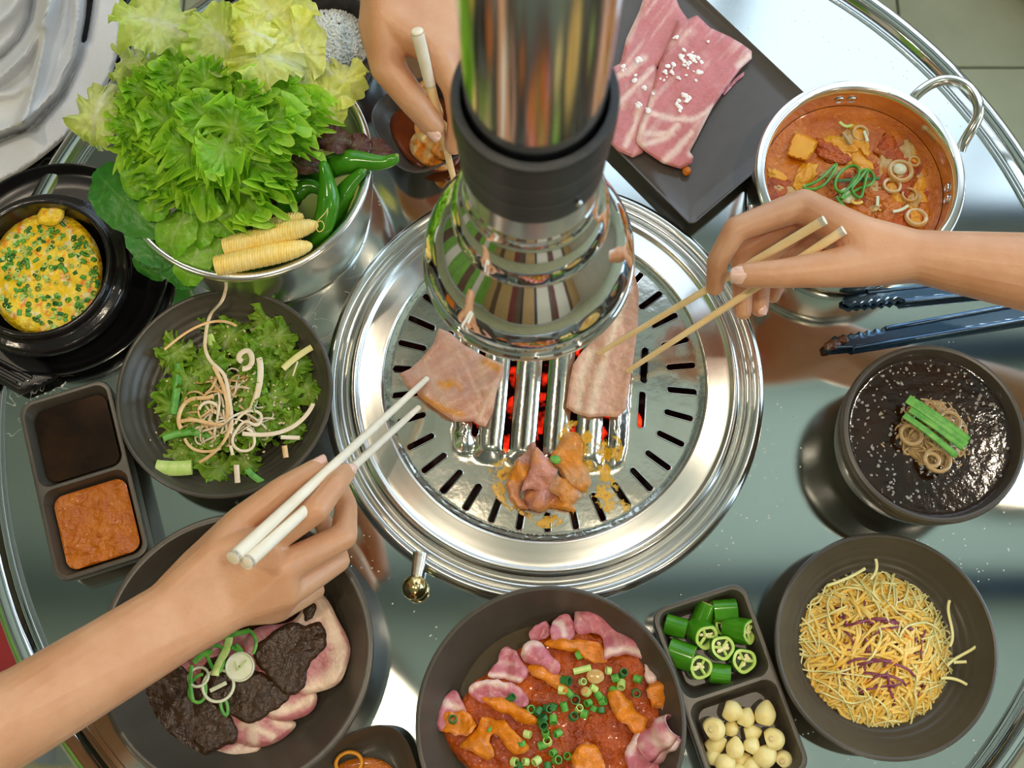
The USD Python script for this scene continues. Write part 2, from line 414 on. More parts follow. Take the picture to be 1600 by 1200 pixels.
def rrect(w, d, r, z, n=7):
    pts = []
    for cx, cy, a0 in ((w / 2 - r, d / 2 - r, 0), (-w / 2 + r, d / 2 - r, 90), (-w / 2 + r, -d / 2 + r, 180), (w / 2 - r, -d / 2 + r, 270)):
        for a in np.radians(np.linspace(a0, a0 + 90, n)):
            pts.append([cx + r * math.cos(a), cy + r * math.sin(a), z])
    return np.array(pts)


def to_man(g):
    v, f, _ = meshkit.arrays(g, False)
    return Manifold(MMesh(v.astype(np.float32), f.astype(np.uint32)))


def from_man(m):
    q = m.to_mesh()
    return np.array(q.vert_properties[:, :3], float), np.array(q.tri_verts)


def place(g, loc=(0, 0, 0), rz=0.0):
    v, f, _ = meshkit.arrays(g, False); c, s = math.cos(rz), math.sin(rz)
    return v @ np.array([[c, s, 0], [-s, c, 0], [0, 0, 1]]) + np.asarray(loc), f


def frame(g, origin, X, N):
    """local x -> X, local z -> N"""
    v, f, _ = meshkit.arrays(g, False)
    X = np.asarray(X, float); X = X / np.linalg.norm(X)
    N = np.asarray(N, float); N = N - X * (N @ X); N /= np.linalg.norm(N)
    return np.asarray(origin) + v @ np.stack([X, np.cross(N, X), N]), f


def noise(p, s, seed=0, o=3):
    return meshkit.fbm(np.asarray(p) * s, o, seed) * 2 - 1 if NOISE01 else meshkit.fbm(np.asarray(p) * s, o, seed)


_t = meshkit.fbm(np.random.default_rng(1).random((400, 3)) * 9, 3, 0)
NOISE01 = _t.min() > -0.02


def blob(c, rx, ry, rz, seed=0, amp=0.12, freq=3.0, sub=3, ang=0.0):
    m = trimesh.creation.icosphere(sub); v = np.array(m.vertices)
    v = v * (1 + amp * noise(v + seed * 7.3, freq / 2, seed, 3))[:, None] * [rx, ry, rz]
    return place((v, np.array(m.faces)), c, ang)


def patch(outline, h, thick, step=6, edge=10, wave=None, color=None, round_edge=True, smooth_n=0, rough=0.0, seed=0, flip=0):
    """a slab cut to an outline given in photo pixels, lying at height h (number or function) with rounded edges; wave(px,py) lifts it"""
    pts = np.asarray(outline, float)
    if smooth_n:
        q = np.vstack([pts, pts[:1]])
        t = np.concatenate([[0], np.cumsum(np.linalg.norm(np.diff(q, axis=0), axis=1))])
        pts = CubicSpline(t, q, bc_type='periodic')(np.linspace(0, t[-1], smooth_n, endpoint=False))
    if rough:
        a = np.arange(len(pts)); c0 = pts.mean(0)
        pts = pts + (pts - c0) / np.linalg.norm(pts - c0, axis=1, keepdims=True) * (rough * noise(np.stack([pts[:, 0], pts[:, 1], 0 * a + seed * 31.7], 1), 0.09, seed, 3))[:, None]
    poly = Polygon(pts).buffer(0)
    if poly.geom_type != 'Polygon': poly = max(poly.geoms, key=lambda g: g.area)
    ring = poly.exterior
    nb = max(12, int(ring.length / step)); b = np.array([ring.interpolate(i / nb, normalized=True).coords[0] for i in range(nb)])
    x0, y0, x1, y1 = poly.bounds
    gx, gy = np.meshgrid(np.arange(x0, x1, step), np.arange(y0, y1, step * 0.87)); gx[1::2] += step / 2
    g = np.stack([gx.ravel(), gy.ravel()], 1)
    d = shapely.distance(shapely.points(g), ring)
    g = g[shapely.contains_xy(poly, g[:, 0], g[:, 1]) & (d > step * 0.55)]
    p = np.vstack([b, g]); dist = shapely.distance(shapely.points(p), ring); dist[:nb] = 0
    tri = Delaunay(p).simplices; cen = p[tri].mean(1)
    tri = tri[shapely.contains_xy(Polygon(b), cen[:, 0], cen[:, 1])]
    e1, e2 = p[tri[:, 1]] - p[tri[:, 0]], p[tri[:, 2]] - p[tri[:, 0]]
    cr = e1[:, 0] * e2[:, 1] - e1[:, 1] * e2[:, 0]
    tri = tri[np.abs(cr) > 1e-6]; cr = cr[np.abs(cr) > 1e-6]
    tri[cr > 0] = tri[cr > 0][:, ::-1]     # pixel y runs down: make the top face up
    u = np.clip(dist / edge, 0, 1)
    prof = np.sqrt(1 - (1 - u) ** 2) if round_edge else 1.0
    w = wave(p[:, 0], p[:, 1]) if wave is not None else 0.0
    hh = h(p[:, 0], p[:, 1]) if callable(h) else h
    top = hh + w + thick * (0.5 + 0.5 * prof); bot = hh + w + thick * (0.5 - 0.5 * prof) * (1 if round_edge else 0)
    V = np.vstack([P(p[:, 0], p[:, 1], top), P(p[:, 0], p[:, 1], bot)]); n = len(p)
    if round_edge:   # weld the rim
        V[n:n + nb] = V[:nb]
    i = np.arange(nb); j = (i + 1) % nb
    side = np.vstack([np.stack([i, n + i, n + j], 1), np.stack([i, n + j, j], 1)])
    F = np.vstack([tri, tri[:, ::-1] + n, side])
    col = None
    if color is not None:
        c = color(p[:, 0], p[:, 1], dist); col = np.vstack([c, c])
    return (V, F), col


def mixc(a, b, t):
    t = np.clip(np.asarray(t, float), 0, 1)[:, None]
    return np.asarray(a) * (1 - t) + np.asarray(b) * t


def pn(x, y, s, seed=0, o=3):
    return noise(np.stack([x, y, np.full_like(x, seed * 13.1)], 1), s, seed, o)


def seg_dist(x, y, line):
    return shapely.distance(shapely.points(np.stack([x, y], 1)), LineString(line))


# ------------------------------------------------------------------ the room
def build_room():
    r = ROOM; x0, x1, y0, y1, z1 = r['x0'], r['x1'], r['y0'], r['y1'], r['z1']
    fl = struct('floor', box(x0, x1, y0, y1, -0.10, -0.006), 'grout')
    jx, jy = P(1408, 60, -TZ)[0], P(1550, 105, -TZ)[1]
    s = 0.60
    xs = np.arange(jx - s * math.ceil((jx - x0) / s), x1, s); ys = np.arange(jy - s * math.ceil((jy - y0) / s), y1, s)
    for a in xs:
        for b in ys:
            A, B, C, D = max(a + 0.002, x0), min(a + s - 0.002, x1), max(b + 0.002, y0), min(b + s - 0.002, y1)
            if B - A > 0.03 and D - C > 0.03:
                part('tile', box(A, B, C, D, -0.02, R.uniform(-0.0006, 0.0), 0.0015), 'floor_tile', fl, smooth=False)
    struct('ceiling', box(x0, x1, y0, y1, z1, z1 + 0.1), 'ceiling_paint')
    for k, y in enumerate((-1.9, -0.7, 0.45, 1.5)):
        struct(f'trim_{k + 1}', box(x0, x1, y - 0.06, y + 0.06, z1 - 0.16, z1, 0.01), 'beam_paint', False)
    # left wall with green boards, back wall with upright boards
    struct('wall_left', box(x0 - 0.1, x0, y0, y1, 0, z1), 'wall_paint')
    w = Rec('/World/wall_left', np.zeros(3)); n = 12
    for k in range(n):
        a = y0 + (y1 - y0) * k / n; b = y0 + (y1 - y0) * (k + 1) / n
        part('panel', box(x0, x0 + 0.025, a + 0.006, b - 0.006, 0.1, 2.9, 0.004), ('panel_green', 'panel_green', 'panel_cream', 'panel_green', 'wood_brown')[k % 5], w, False)
    w = struct('wall_back', box(x0, x1, y0 - 0.1, y0, 0, z1), 'wall_paint')
    n = 18; seq = ['wood_tan', 'wood_brown', 'panel_cream', 'wood_brown', 'wood_tan', 'wood_red', 'panel_dark', 'wood_tan', 'wood_brown', 'panel_cream', 'panel_dark', 'wood_red']
    cuts = [x0, -2.1, -1.75, -1.0, -0.7, -0.42, -0.30, 0.25, 0.38, 1.05, 1.3, 1.45, 2.2, 2.45, x1]
    seq = ['wood_tan', 'wood_brown', 'wood_tan', 'wood_red', 'wood_brown', 'panel_dark', 'wood_tan', 'panel_dark', 'panel_cream', 'wood_brown', 'wood_red', 'panel_cream', 'wood_brown', 'wood_tan']
    for a, b, mt in zip(cuts[:-1], cuts[1:], seq):
        part('panel', box(a + 0.005, b - 0.005, y0, y0 + 0.025, 0.1, 3.0, 0.004), mt, w, False)

    def wall_with_opening(name, axis, at, lo, hi, o0, o1, oz0, oz1):
        t = 0.1 if at > 0 else -0.1
        bs = [(lo, o0, 0, z1), (o1, hi, 0, z1), (o0, o1, 0, oz0), (o0, o1, oz1, z1)]
        if axis == 'y': g = [box(a, b, at, at + t, c, d) for a, b, c, d in bs]
        else: g = [box(at, at + t, a, b, c, d) for a, b, c, d in bs]
        return struct(name, cat(g), 'wall_paint')

    wall_with_opening('wall_front', 'y', y1, x0, x1, -0.5, 3.0, 0.7, 4.5)
    wall_with_opening('wall_right', 'x', x1, y0, y1, -0.9, 1.7, 0.8, 3.2)
    # window 1 (front): frame bars and panes; window 2 (right)
    wf = struct('window_1', cat(box(-0.5, 3.0, y1 + 0.02, y1 + 0.08, 0.7, 0.76), box(-0.5, 3.0, y1 + 0.02, y1 + 0.08, 4.44, 4.5), box(-0.5, -0.44, y1 + 0.02, y1 + 0.08, 0.76, 4.44), box(2.94, 3.0, y1 + 0.02, y1 + 0.08, 0.76, 4.44)), 'window_frame')
    for k in range(1, 3):
        part('mullion', box(-0.5 + 3.5 * k / 3 - 0.03, -0.5 + 3.5 * k / 3 + 0.03, y1 + 0.02, y1 + 0.08, 0.76, 4.44, 0.005), 'window_frame', wf, False)
    for k in range(3):
        a, b = -0.5 + 3.5 * k / 3, -0.5 + 3.5 * (k + 1) / 3
        part('pane', box(a + (0.06 if k == 0 else 0.03), b - (0.06 if k == 2 else 0.03), y1 + 0.045, y1 + 0.053, 0.76, 4.44), 'window_glass', wf, False)
    wr = struct('window_2', cat(box(x1 + 0.02, x1 + 0.08, -0.9, 1.7, 0.8, 0.86), box(x1 + 0.02, x1 + 0.08, -0.9, 1.7, 3.14, 3.2), box(x1 + 0.02, x1 + 0.08, -0.9, -0.84, 0.86, 3.14), box(x1 + 0.02, x1 + 0.08, 1.64, 1.7, 0.86, 3.14)), 'window_frame')
    part('mullion', box(x1 + 0.02, x1 + 0.08, 0.37, 0.43, 0.86, 3.14, 0.005), 'window_frame', wr, False)
    part('pane', box(x1 + 0.045, x1 + 0.053, -0.84, 0.37, 0.86, 3.14), 'window_glass', wr, False)
    part('pane', box(x1 + 0.045, x1 + 0.053, 0.43, 1.64, 0.86, 3.14), 'window_glass', wr, False)
    # ceiling spot lamps on short stems
    for k, (lx, ly) in enumerate(LAMPS):
        t = thing('ceiling_lamp', 'small dark can lamp with a warm bulb on the ceiling, ' + ('over the left wall side', 'nearest the back wall', 'over the back right corner', 'straight above the left bowls', 'straight above the chili dish', 'above the soup bowl side', 'over the far left floor')[k], 'lamp', (lx, ly, 2.78), 'ceiling can lamps')
        sh_ = part('shade', lathe([(0.030, 0.20), (0.06, 0.19), (0.10, 0.10), (0.112, 0.0), (0.106, 0.0), (0.095, 0.10), (0.055, 0.17), (0.0, 0.175)], (lx, ly, 2.78), 32), 'panel_dark', t)
        part('stem', tube([(lx, ly, 2.97), (lx, ly, z1)], 0.008, 8), 'panel_dark', t)
        part('bulb', blob((lx, ly, 2.845), 0.026, 0.026, 0.03, 0, 0, sub=2), 'lamp_glow', sh_, True)
        l = UsdLux.DiskLight.Define(stage, f'/World/lamp_light_{k + 1:03d}')
        l.AddTranslateOp().Set(Gf.Vec3d(lx, ly, 2.772)); l.CreateRadiusAttr(0.036)
        l.CreateColorAttr(Gf.Vec3f(1.0, 0.84, 0.64)); l.CreateIntensityAttr(LAMP_POWER * (0.7 if k == 3 else 0.8 if k > 3 else 1.3))
    # low seats at the edge of view
    c = P(1742, -80, -TZ); rad = 0.20
    t = thing('ottoman', 'round dark grey ottoman standing on the tiled floor in the top right corner', 'ottoman', (c[0], c[1], 0))
    part('base', lathe(smooth_prof([(rad * .97, .22), (rad, .20), (rad, .03), (rad * .97, .008), (rad * .9, .0), (.001, 0)], 5), (c[0], c[1], 0), 64), 'stool_seat', t)
    part('cushion', lathe(smooth_prof([(.001, .262), (rad * .7, .26), (rad * .93, .25), (rad * .985, .235), (rad * .95, .221), (.001, .22)], 6), (c[0], c[1], 0), 64), 'stool_seat', t)
    c = P(-135, 1000, -0.30); rad = 0.17
    t = thing('stool', 'round red stool seat beside the table at lower left', 'stool', (c[0], c[1], 0))
    part('seat', lathe(smooth_prof([(0.001, .45), (rad * .8, .452), (rad * .97, .44), (rad, .425), (rad * .97, .405), (0.001, .40)], 5), (c[0], c[1], 0), 48), 'stool_red', t)
    part('stem', lathe([(0.03, 0.41), (0.03, 0.03)], (c[0], c[1], 0), 24), 'chrome', t)
    part('foot', lathe([(0.001, 0.035), (0.06, 0.03), (0.15, 0.012), (0.155, 0.0), (0.001, 0.0)], (c[0], c[1], 0), 40), 'chrome', t)


build_room()

GC = P(850, 600, 0.0)        # grill centre on the table
TC = np.array([0.026, 0.264, TZ])
TR_ = 0.487


# ------------------------------------------------------------------ table with rolled rim, grill, duct
def build_table():
    t = thing('round_table', 'round stainless steel barbecue table with a rolled chrome rim', 'table', (TC[0], TC[1], 0))
    hole = 0.1795
    top = [(hole, -0.03), (hole, 0.0)] + [(x, 0.0) for x in np.linspace(0.185, TR_ - 0.030, 14)]
    part('tabletop', lathe([(r, TZ + z) for r, z in top], (TC[0], TC[1], 0), 160), 'table_steel', t, 30)
    rim = smooth_prof([(TR_ - 0.030, 0.0), (TR_ - 0.028, -0.004), (TR_ - 0.024, -0.0045), (TR_ - 0.021, 0.001), (TR_ - 0.016, 0.0065), (TR_ - 0.009, 0.008), (TR_ - 0.003, 0.004), (TR_, -0.004), (TR_ - 0.001, -0.014), (TR_ - 0.008, -0.022), (TR_ - 0.02, -0.024)], 6)
    part('rim', lathe([(r, TZ + z) for r, z in rim], (TC[0], TC[1], 0), 160), 'chrome', t)
    part('apron', lathe([(TR_ - 0.02, TZ - 0.024), (TR_ - 0.03, TZ - 0.06), (TR_ - 0.05, TZ - 0.065), (0.22, TZ - 0.065), (0.21, TZ - 0.26), (0.05, TZ - 0.27)], (TC[0], TC[1], 0), 96), 'black_plastic', t)
    part('pedestal', lathe([(0.09, TZ - 0.26), (0.085, 0.06), (0.10, 0.05), (0.28, 0.02), (0.29, 0.0), (0.001, 0.0)], (TC[0], TC[1], 0), 64), 'black_plastic', t)


def build_grill():
    c = GC
    t = thing('table_grill', 'round stainless table grill with radial slots set into the table middle', 'grill', c)
    z = lambda q: [(r, h) for r, h in q]
    fl = smooth_prof([(0.1600, 0.009), (0.1625, 0.0125), (0.1655, 0.010), (0.167, 0.003), (0.1685, 0.003), (0.170, 0.008), (0.1725, 0.0095), (0.1745, 0.004), (0.1755, 0.004), (0.1775, 0.0085), (0.1815, 0.0095), (0.186, 0.006), (0.1875, 0.0008), (0.1865, 0.0002), (0.176, 0.0002)], 5)
    part('outer_ring', lathe(fl, c, 160), 'steel_ring', t)
    mid = smooth_prof([(0.1358, 0.010), (0.1375, 0.0150), (0.1395, 0.0146), (0.150, 0.0125), (0.1565, 0.0115), (0.1595, 0.0155), (0.1612, 0.0150), (0.1620, 0.008)], 5)
    part('inner_ring', lathe(mid, c, 160), 'steel_satin', t)
    # slotted plate
    rot = math.radians(-5)
    slots = []
    def slot(cx, cy, ang, L, W):
        d = np.array([math.cos(ang), math.sin(ang)]) * (L / 2 - W / 2)
        slots.append((LineString([(cx - d[0], cy - d[1]), (cx + d[0], cy + d[1])]).buffer(W / 2, 8)))
    n = 34
    for k in range(n):
        a = 2 * math.pi * k / n - math.pi / 2 + 0.012
        off = abs((a + math.pi / 2 + math.pi) % (2 * math.pi) - math.pi)
        short = off < 0.28
        L = 0.017 if short else 0.0255
        rr = 0.1290 - L / 2
        slot(rr * math.cos(a), rr * math.sin(a), a, L, 0.0056)
    KX = (-0.083, -0.054, -0.027, 0.0, 0.027, 0.054, 0.083)
    for q, x in enumerate(KX):
        half = 0.066 if abs(x) < 0.04 else (0.055 if abs(x) < 0.06 else 0.0)
        segs = [(-half, half)] if half else [(-0.035, -0.003), (0.004, 0.036)]
        if 0 < abs(x) < 0.06 or x == 0: segs = [(-half, -0.004 + 0.012), (0.020, half)] if False else [(-half, half)]
        for y0, y1 in segs:
            cc = np.array([x, (y0 + y1) / 2]); m = np.array([[math.cos(rot), -math.sin(rot)], [math.sin(rot), math.cos(rot)]])
            cc = m @ cc
            slot(cc[0], cc[1], math.pi / 2 + rot, y1 - y0, 0.0062)
    disc = Point(0, 0).buffer(0.1358, 64)
    shape = disc.difference(shapely.union_all(slots))
    polys = [np.array(shape.exterior.coords)[:-1]] + [np.array(i.coords)[:-1] for i in shape.interiors]
    m = Manifold.extrude(CrossSection([p.tolist() for p in polys], FillRule.EvenOdd), 0.0012).refine_to_length(0.0024)

    def hgt(x, y):
        r = np.hypot(x, y)
        xr, yr = x * math.cos(rot) + y * math.sin(rot), -x * math.sin(rot) + y * math.cos(rot)
        ridge = np.clip((0.105 - r) / 0.02, 0, 1) * np.clip((0.078 - np.abs(yr)) / 0.016, 0, 1) * np.clip((0.074 - np.abs(xr)) / 0.012, 0, 1)
        ridge = ridge * ridge * (3 - 2 * ridge)
        wav = np.abs(np.sin(np.pi * xr / 0.027)) ** 0.8
        lip = 0.0015 * np.clip((r - 0.131) / 0.004, 0, 1)
        return 0.0095 + 0.005 * (1 - (r / 0.136) ** 2) + 0.0062 * ridge * wav + lip
    v, f = from_man(m)
    v[:, 2] += hgt(v[:, 0], v[:, 1])
    gp = part('grill_plate', (v + c, f), 'steel_plate', t, 28)
    rims = []
    for s in slots:
        q = np.array(s.exterior.simplify(0.00015).coords)[:-1]
        rims.append(tube(np.stack([q[:, 0], q[:, 1], hgt(q[:, 0], q[:, 1]) + 0.0011], 1) + c, 0.0007, 6, closed=True))
    for s_, q in zip(slots, rims):
        part('slot_rim', q, 'chrome', gp)
    basin = [(0.162, 0.008), (0.158, -0.01), (0.15, -0.075), (0.12, -0.085), (0.001, -0.085)]
    part('fire_pit', lathe(basin, c, 96), 'pit_dark', t)
    # lever with a brass ball
    k = P(648, 918, 0.014); a = P(657, 862, 0.012); b = P(650, 905, 0.014)
    lv = part('lever', rounded_tube([a, b], 0.006, 0.0045, 14, 0.6), 'steel_satin', t)
    part('lever_knob', cat(blob(k, 0.0102, 0.0102, 0.0098, 0, 0), lathe([(0.0045, -0.0145), (0.0045, -0.006)], k, 20)), 'gold_knob', lv, True, label='small brass ball on the end of the grill lever')
    # sauce stains burnt onto the plate
    for q, o in enumerate(([(772, 722), (800, 716), (812, 760), (806, 800), (786, 788), (768, 760)], [(885, 660), (905, 655), (935, 690), (960, 680), (972, 715), (955, 740), (985, 775), (980, 800), (940, 795), (915, 770), (900, 720)],
                            [(870, 690), (888, 672), (896, 700), (880, 716)], [(800, 790), (850, 806), (900, 800), (890, 812), (830, 815)])):
        g, _ = patch(o, lambda x, y: hgt(P(x, y, .014)[:, 0] - c[0], P(x, y, .014)[:, 1] - c[1]) + 0.0010, 0.0008, 4, 4, smooth_n=60, rough=9, seed=q + 3)
        part('sauce_stain', g, 'egg_stain', gp, True, label='yellow sauce stain burnt onto the grill plate')
    coals = []
    for q in range(30):
        a, r = R.uniform(0, 6.28), 0.085 * math.sqrt(R.uniform(0.0, 1)); rr = R.uniform(0.014, 0.022)
        coals.append(blob(c + [r * math.cos(a), r * math.sin(a), -0.084 + rr * 0.85], rr * 1.2, rr, rr * 0.9, q, 0.2, 2.5, 2, R.uniform(0, 3)))
    part('charcoal', cat(*coals), 'ember', t, True, kind='stuff', label='glowing charcoal glimpsed through the slots')


def build_duct():
    hb = 0.262
    c = P(826, 409, hb)
    t = thing('exhaust_duct', 'telescopic chrome exhaust duct with bell hood and black collar above the grill', 'exhaust duct', c)
    s = 0.0668
    bell = smooth_prof([(s - .006, .004), (s - .003, .0005), (s, .002), (s + .0004, .006), (s - .001, .0085), (s - .0028, .0095), (s - .0022, .012), (s - .0018, .022), (s - .006, .040), (s - .0135, .055), (s - .0215, .066), (s - .0245, .070)], 7)
    inner = [(s - .0245, .069), (s - .016, .056), (s - .008, .040), (s - .004, .022), (s - .006, .004)]
    part('hood', lathe(list(bell), c, 128), 'chrome_duct', t)
    part('hood_lining', lathe(inner[::-1] + [(0.036, .075), (0.036, .16)], c, 96), 'steel_satin', t)
    upper = smooth_prof([(s - .0245, .070), (s - .0225, .0725), (s - .0212, .078), (s - .0220, .090), (s - .0255, .102), (s - .030, .110), (.0362, .113)], 7)
    part('hood_shoulder', lathe(list(upper), c, 128), 'chrome_duct', t)
    part('neck', lathe(smooth_prof([(.0362, .112), (.0362, .118), (.0370, .1195), (.0370, .122), (.0358, .124), (.0352, .150)], 5), c, 96), 'chrome_duct', t)
    z0 = 0.146
    col = smooth_prof([(.0355, z0), (.0372, z0 + .002), (.0376, z0 + .02), (.0382, z0 + .024), (.0380, z0 + .028), (.0386, z0 + .042), (.0394, z0 + .045), (.0394, z0 + .062), (.0388, z0 + .066), (.0350, z0 + .0665), (.0342, z0 + .060), (.0338, z0 + .04)], 5)
    cl_ = part('collar', lathe(list(col), c, 96), 'rubber', t, label='black rubber collar around the chrome duct')
    a = math.radians(-55)
    part('collar_screw', blob(c + [.0392 * math.cos(a), .0392 * math.sin(a), z0 + .016], .0018, .0018, .0018, 0, 0, sub=2), 'chrome', cl_, True)
    top = ROOM['z1'] - c[2]
    part('pipe', lathe([(.0328, z0 - .01), (.0328, .60), (.0328, 1.2), (.0328, top)], c, 96), 'pipe_steel', t)
    part('ceiling_plate', lathe([(.0328, top - .012), (.09, top - .01), (.092, top)], c, 48), 'steel_satin', t)


build_table()
build_grill()
build_duct()


# ------------------------------------------------------------------ dishes
def ridged(r0, z0, r1, z1, bulge, n, amp, waves):
    t = np.linspace(0, 1, n)
    r = r0 + (r1 - r0) * t; z = z0 + (z1 - z0) * (t ** bulge)
    return np.stack([r, z + amp * np.sin(2 * np.pi * waves * t) * np.minimum(1, 4 * (1 - t))], 1)


def bowl(name, label, ext, h, foot, floor_z, wall=0.004, bulge=2.2, ridge=(0.0004, 9), m='ceramic', group=None, flat=0.45, double=False):
    """round bowl from its rim's pixel extents (left, right, top, bottom) at rim height h"""
    c, r = circle_at(*ext, h)
    base = np.array([c[0], c[1], TZ])
    t = thing(name, label, 'bowl', base, group)
    ri = r - wall
    inner = np.vstack([[(0.001, floor_z)], ridged(ri * 0.05, floor_z, ri * flat, floor_z + .0005, 1.0, 24, ridge[0], ridge[1] * .5), ridged(ri * flat, floor_z + .0005, ri, h - .002, bulge, 40, ridge[0], ridge[1])[1:]])
    lip = [(ri + wall * .15, h - .0005), (ri + wall * .5, h), (ri + wall * .85, h - .0006), (r, h - .0025)]
    if double:
        outer = smooth_prof([(r, h - .0025), (r + .0005, h - .006), (r - .003, h - .010), (r - .0035, h - .014), (r - .001, h - .02), (r - .004, h * .5), (foot + .012, .016), (foot + .002, .008), (foot, .0)], 5)
    else:
        t2 = np.linspace(1, 0, 16)
        outer = np.stack([foot + (r - foot) * t2, 0.006 + (h - .0085) * t2 ** (bulge * .75)], 1)
        outer = np.vstack([outer, [(foot, 0.0)]])
    under = [(foot - .004, 0.0), (foot - .006, .0035), (0.001, .004)]
    part('body', lathe(list(inner) + lip + list(outer) + under, base, 128), m, t)
    return t, base, r


def liquid(name, label, cat_, base, r, z, m, **kw):
    q = np.linspace(0.001, r, 26)
    return single(name, lathe([(a, z + (0.0010 * max(0, (a - r + .004) / .004) ** 2)) for a in q] + [(r * .97, z - .004), (.001, z - .006)], base, 96), m, label, cat_, **kw)


B = {}
B['salad'] = bowl('salad_bowl', 'shallow dark ridged bowl holding the dressed leaf salad', (179, 520, 451, 779), .042, .045, .010)
B['slaw'] = bowl('slaw_bowl', 'shallow dark ridged bowl of shredded yellow slaw at lower right', (1207, 1565, 836, 1187), .044, .045, .010)
B['pork'] = bowl('pork_bowl', 'wide dark bowl of red marinated pork at bottom centre', (641, 1081, 922, 1350), .058, .070, .012, .0042, 2.6, (0, 0))
B['beef'] = bowl('meat_bowl', 'wide dark bowl under the left hand with sauce-covered pork slices', (146, 589, 806, 1240), .060, .072, .012, .0060, 2.6, (0, 0))
B['soup'] = bowl('soup_bowl', 'deep dark double-rimmed bowl of cold noodle broth at right', (1318, 1604, 537, 818), .078, .048, .020, .0048, 4.0, (0, 0), double=True)
B['rice'] = bowl('rice_bowl', 'dark bowl of white rice behind the cabbage leaves', (430, 588, -20, 128), .050, .035, .012, .0035, 2.6, (0, 0), m='ceramic_dark')


def rounded_plate(name, label, cxy, size, rz, h, power, m, foot):
    """small squarish dish with soft corners"""
    base = np.array([*P(*cxy, h)[:2], TZ])
    t = thing(name, label, 'dish', base)
    a = np.linspace(0, 2 * np.pi, 72, endpoint=False)
    def loop(s, z):
        r = s / (np.abs(np.cos(a)) ** power + np.abs(np.sin(a)) ** power) ** (1 / power)
        return place((np.stack([r * np.cos(a), r * np.sin(a), 0 * a + z], 1), np.zeros((0, 3), int)), base, rz)[0]
    ls = [loop(foot * .9, .0), loop(foot, .0), loop(foot * 1.02, .004), loop(size * .8, h * .45), loop(size * .97, h * .85), loop(size, h - .001), loop(size * .99, h), loop(size * .96, h - .0008), loop(size * .84, h * .62), loop(size * .66, h * .32), loop(size * .5, h * .24), loop(.003, h * .22)]
    part('body', loft(ls), m, t)
    return t, base


B['kimchi'] = rounded_plate('kimchi_dish', 'small dark squarish side dish of kimchi under the top hand', (664, 192), .043, .5, .028, 3.2, 'ceramic', .026)
B['corner'] = rounded_plate('side_dish', 'small dark squarish dish cut off by the bottom edge of the photo', (573, 1226), .040, .35, .030, 3.2, 'ceramic', .026)


def cell_dish(name, label, corners, h, wallw=.0048, depth=.0215):
    p = P([c[0] for c in corners], [c[1] for c in corners], h)          # TL TR BR BL
    c = p.mean(0); u = ((p[1] - p[0]) + (p[2] - p[3])) / 2; v = ((p[0] - p[3]) + (p[1] - p[2])) / 2
    w, d = np.linalg.norm(u[:2]), np.linalg.norm(v[:2]); rz = math.atan2(v[1], v[0]) - math.pi / 2
    base = np.array([c[0], c[1], TZ])
    outer = loft([rrect(w * .90, d * .94, .010, 0), rrect(w * .93, d * .96, .012, .002), rrect(w * .985, d * .992, .012, h * .6), rrect(w, d, .012, h - .0015), rrect(w - .0012, d - .0012, .0115, h - .0003), rrect(w - .003, d - .003, .0105, h)])
    m = to_man(outer); cells = []
    cw, cd = w - 2 * wallw, (d - 3 * wallw) / 2
    for sgn in (1, -1):
        oy = sgn * (cd + wallw) / 2
        cut = loft([rrect(cw * .80, cd * .80, .008, h - depth), rrect(cw * .86, cd * .86, .010, h - depth + .0015), rrect(cw * .95, cd * .95, .010, h - depth * .45), rrect(cw, cd, .009, h - .0015), rrect(cw + .003, cd + .003, .010, h + .0004), rrect(cw + .003, cd + .003, .010, h + .004)])
        cut = place(cut, (0, oy, 0)); m = m - to_man(cut); cells.append((oy, cw, cd))
    t = thing(name, label, 'dish', base)
    part('body', place(from_man(m), base, rz), 'ceramic', t, 32)
    return t, base, rz, cells, h, depth


def cell_fill(name, label, D, k, lvl, m, amp=0.0, seed=0, cat_='sauce'):
    t, base, rz, cells, h, depth = D; oy, cw, cd = cells[k]; z = h - depth * (1 - lvl); s = .81 + .15 * lvl
    g = rrect(cw * s, cd * s, .009, 0)[:, :2]; poly = Polygon(g)
    xs, ys = np.meshgrid(np.linspace(-cw / 2, cw / 2, 56), np.linspace(-cd / 2, cd / 2, 56)); q = np.stack([xs.ravel(), ys.ravel()], 1)
    q = q[shapely.contains_xy(poly.buffer(-.0006), q[:, 0], q[:, 1])]
    n = len(g); pts = np.vstack([g, q]); tri = Delaunay(pts).simplices
    e = np.cross(np.append(pts[tri[:, 1]] - pts[tri[:, 0]], np.zeros((len(tri), 1)), 1), np.append(pts[tri[:, 2]] - pts[tri[:, 0]], np.zeros((len(tri), 1)), 1))[:, 2]
    tri[e < 0] = tri[e < 0][:, ::-1]; tri = tri[np.abs(e) > 1e-12]
    zz = z + amp * noise(np.append(pts, np.zeros((len(pts), 1)), 1) + seed, 160, seed, 3); zz[:n] = z
    top = np.column_stack([pts[:, 0], pts[:, 1] + oy, zz])
    bot = np.column_stack([g[:, 0] * .94, g[:, 1] * .94 + oy, np.full(n, z - .006)])
    V = np.vstack([top, bot, [[0, oy, z - .006]]]); o = len(top); i = np.arange(n); j = (i + 1) % n
    F = np.vstack([tri, np.stack([i, o + i, o + j], 1), np.stack([i, o + j, j], 1), np.stack([o + j, o + i, np.full(n, o + n)], 1)])
    return single(name, place((V, F), base, rz), m, label, cat_)


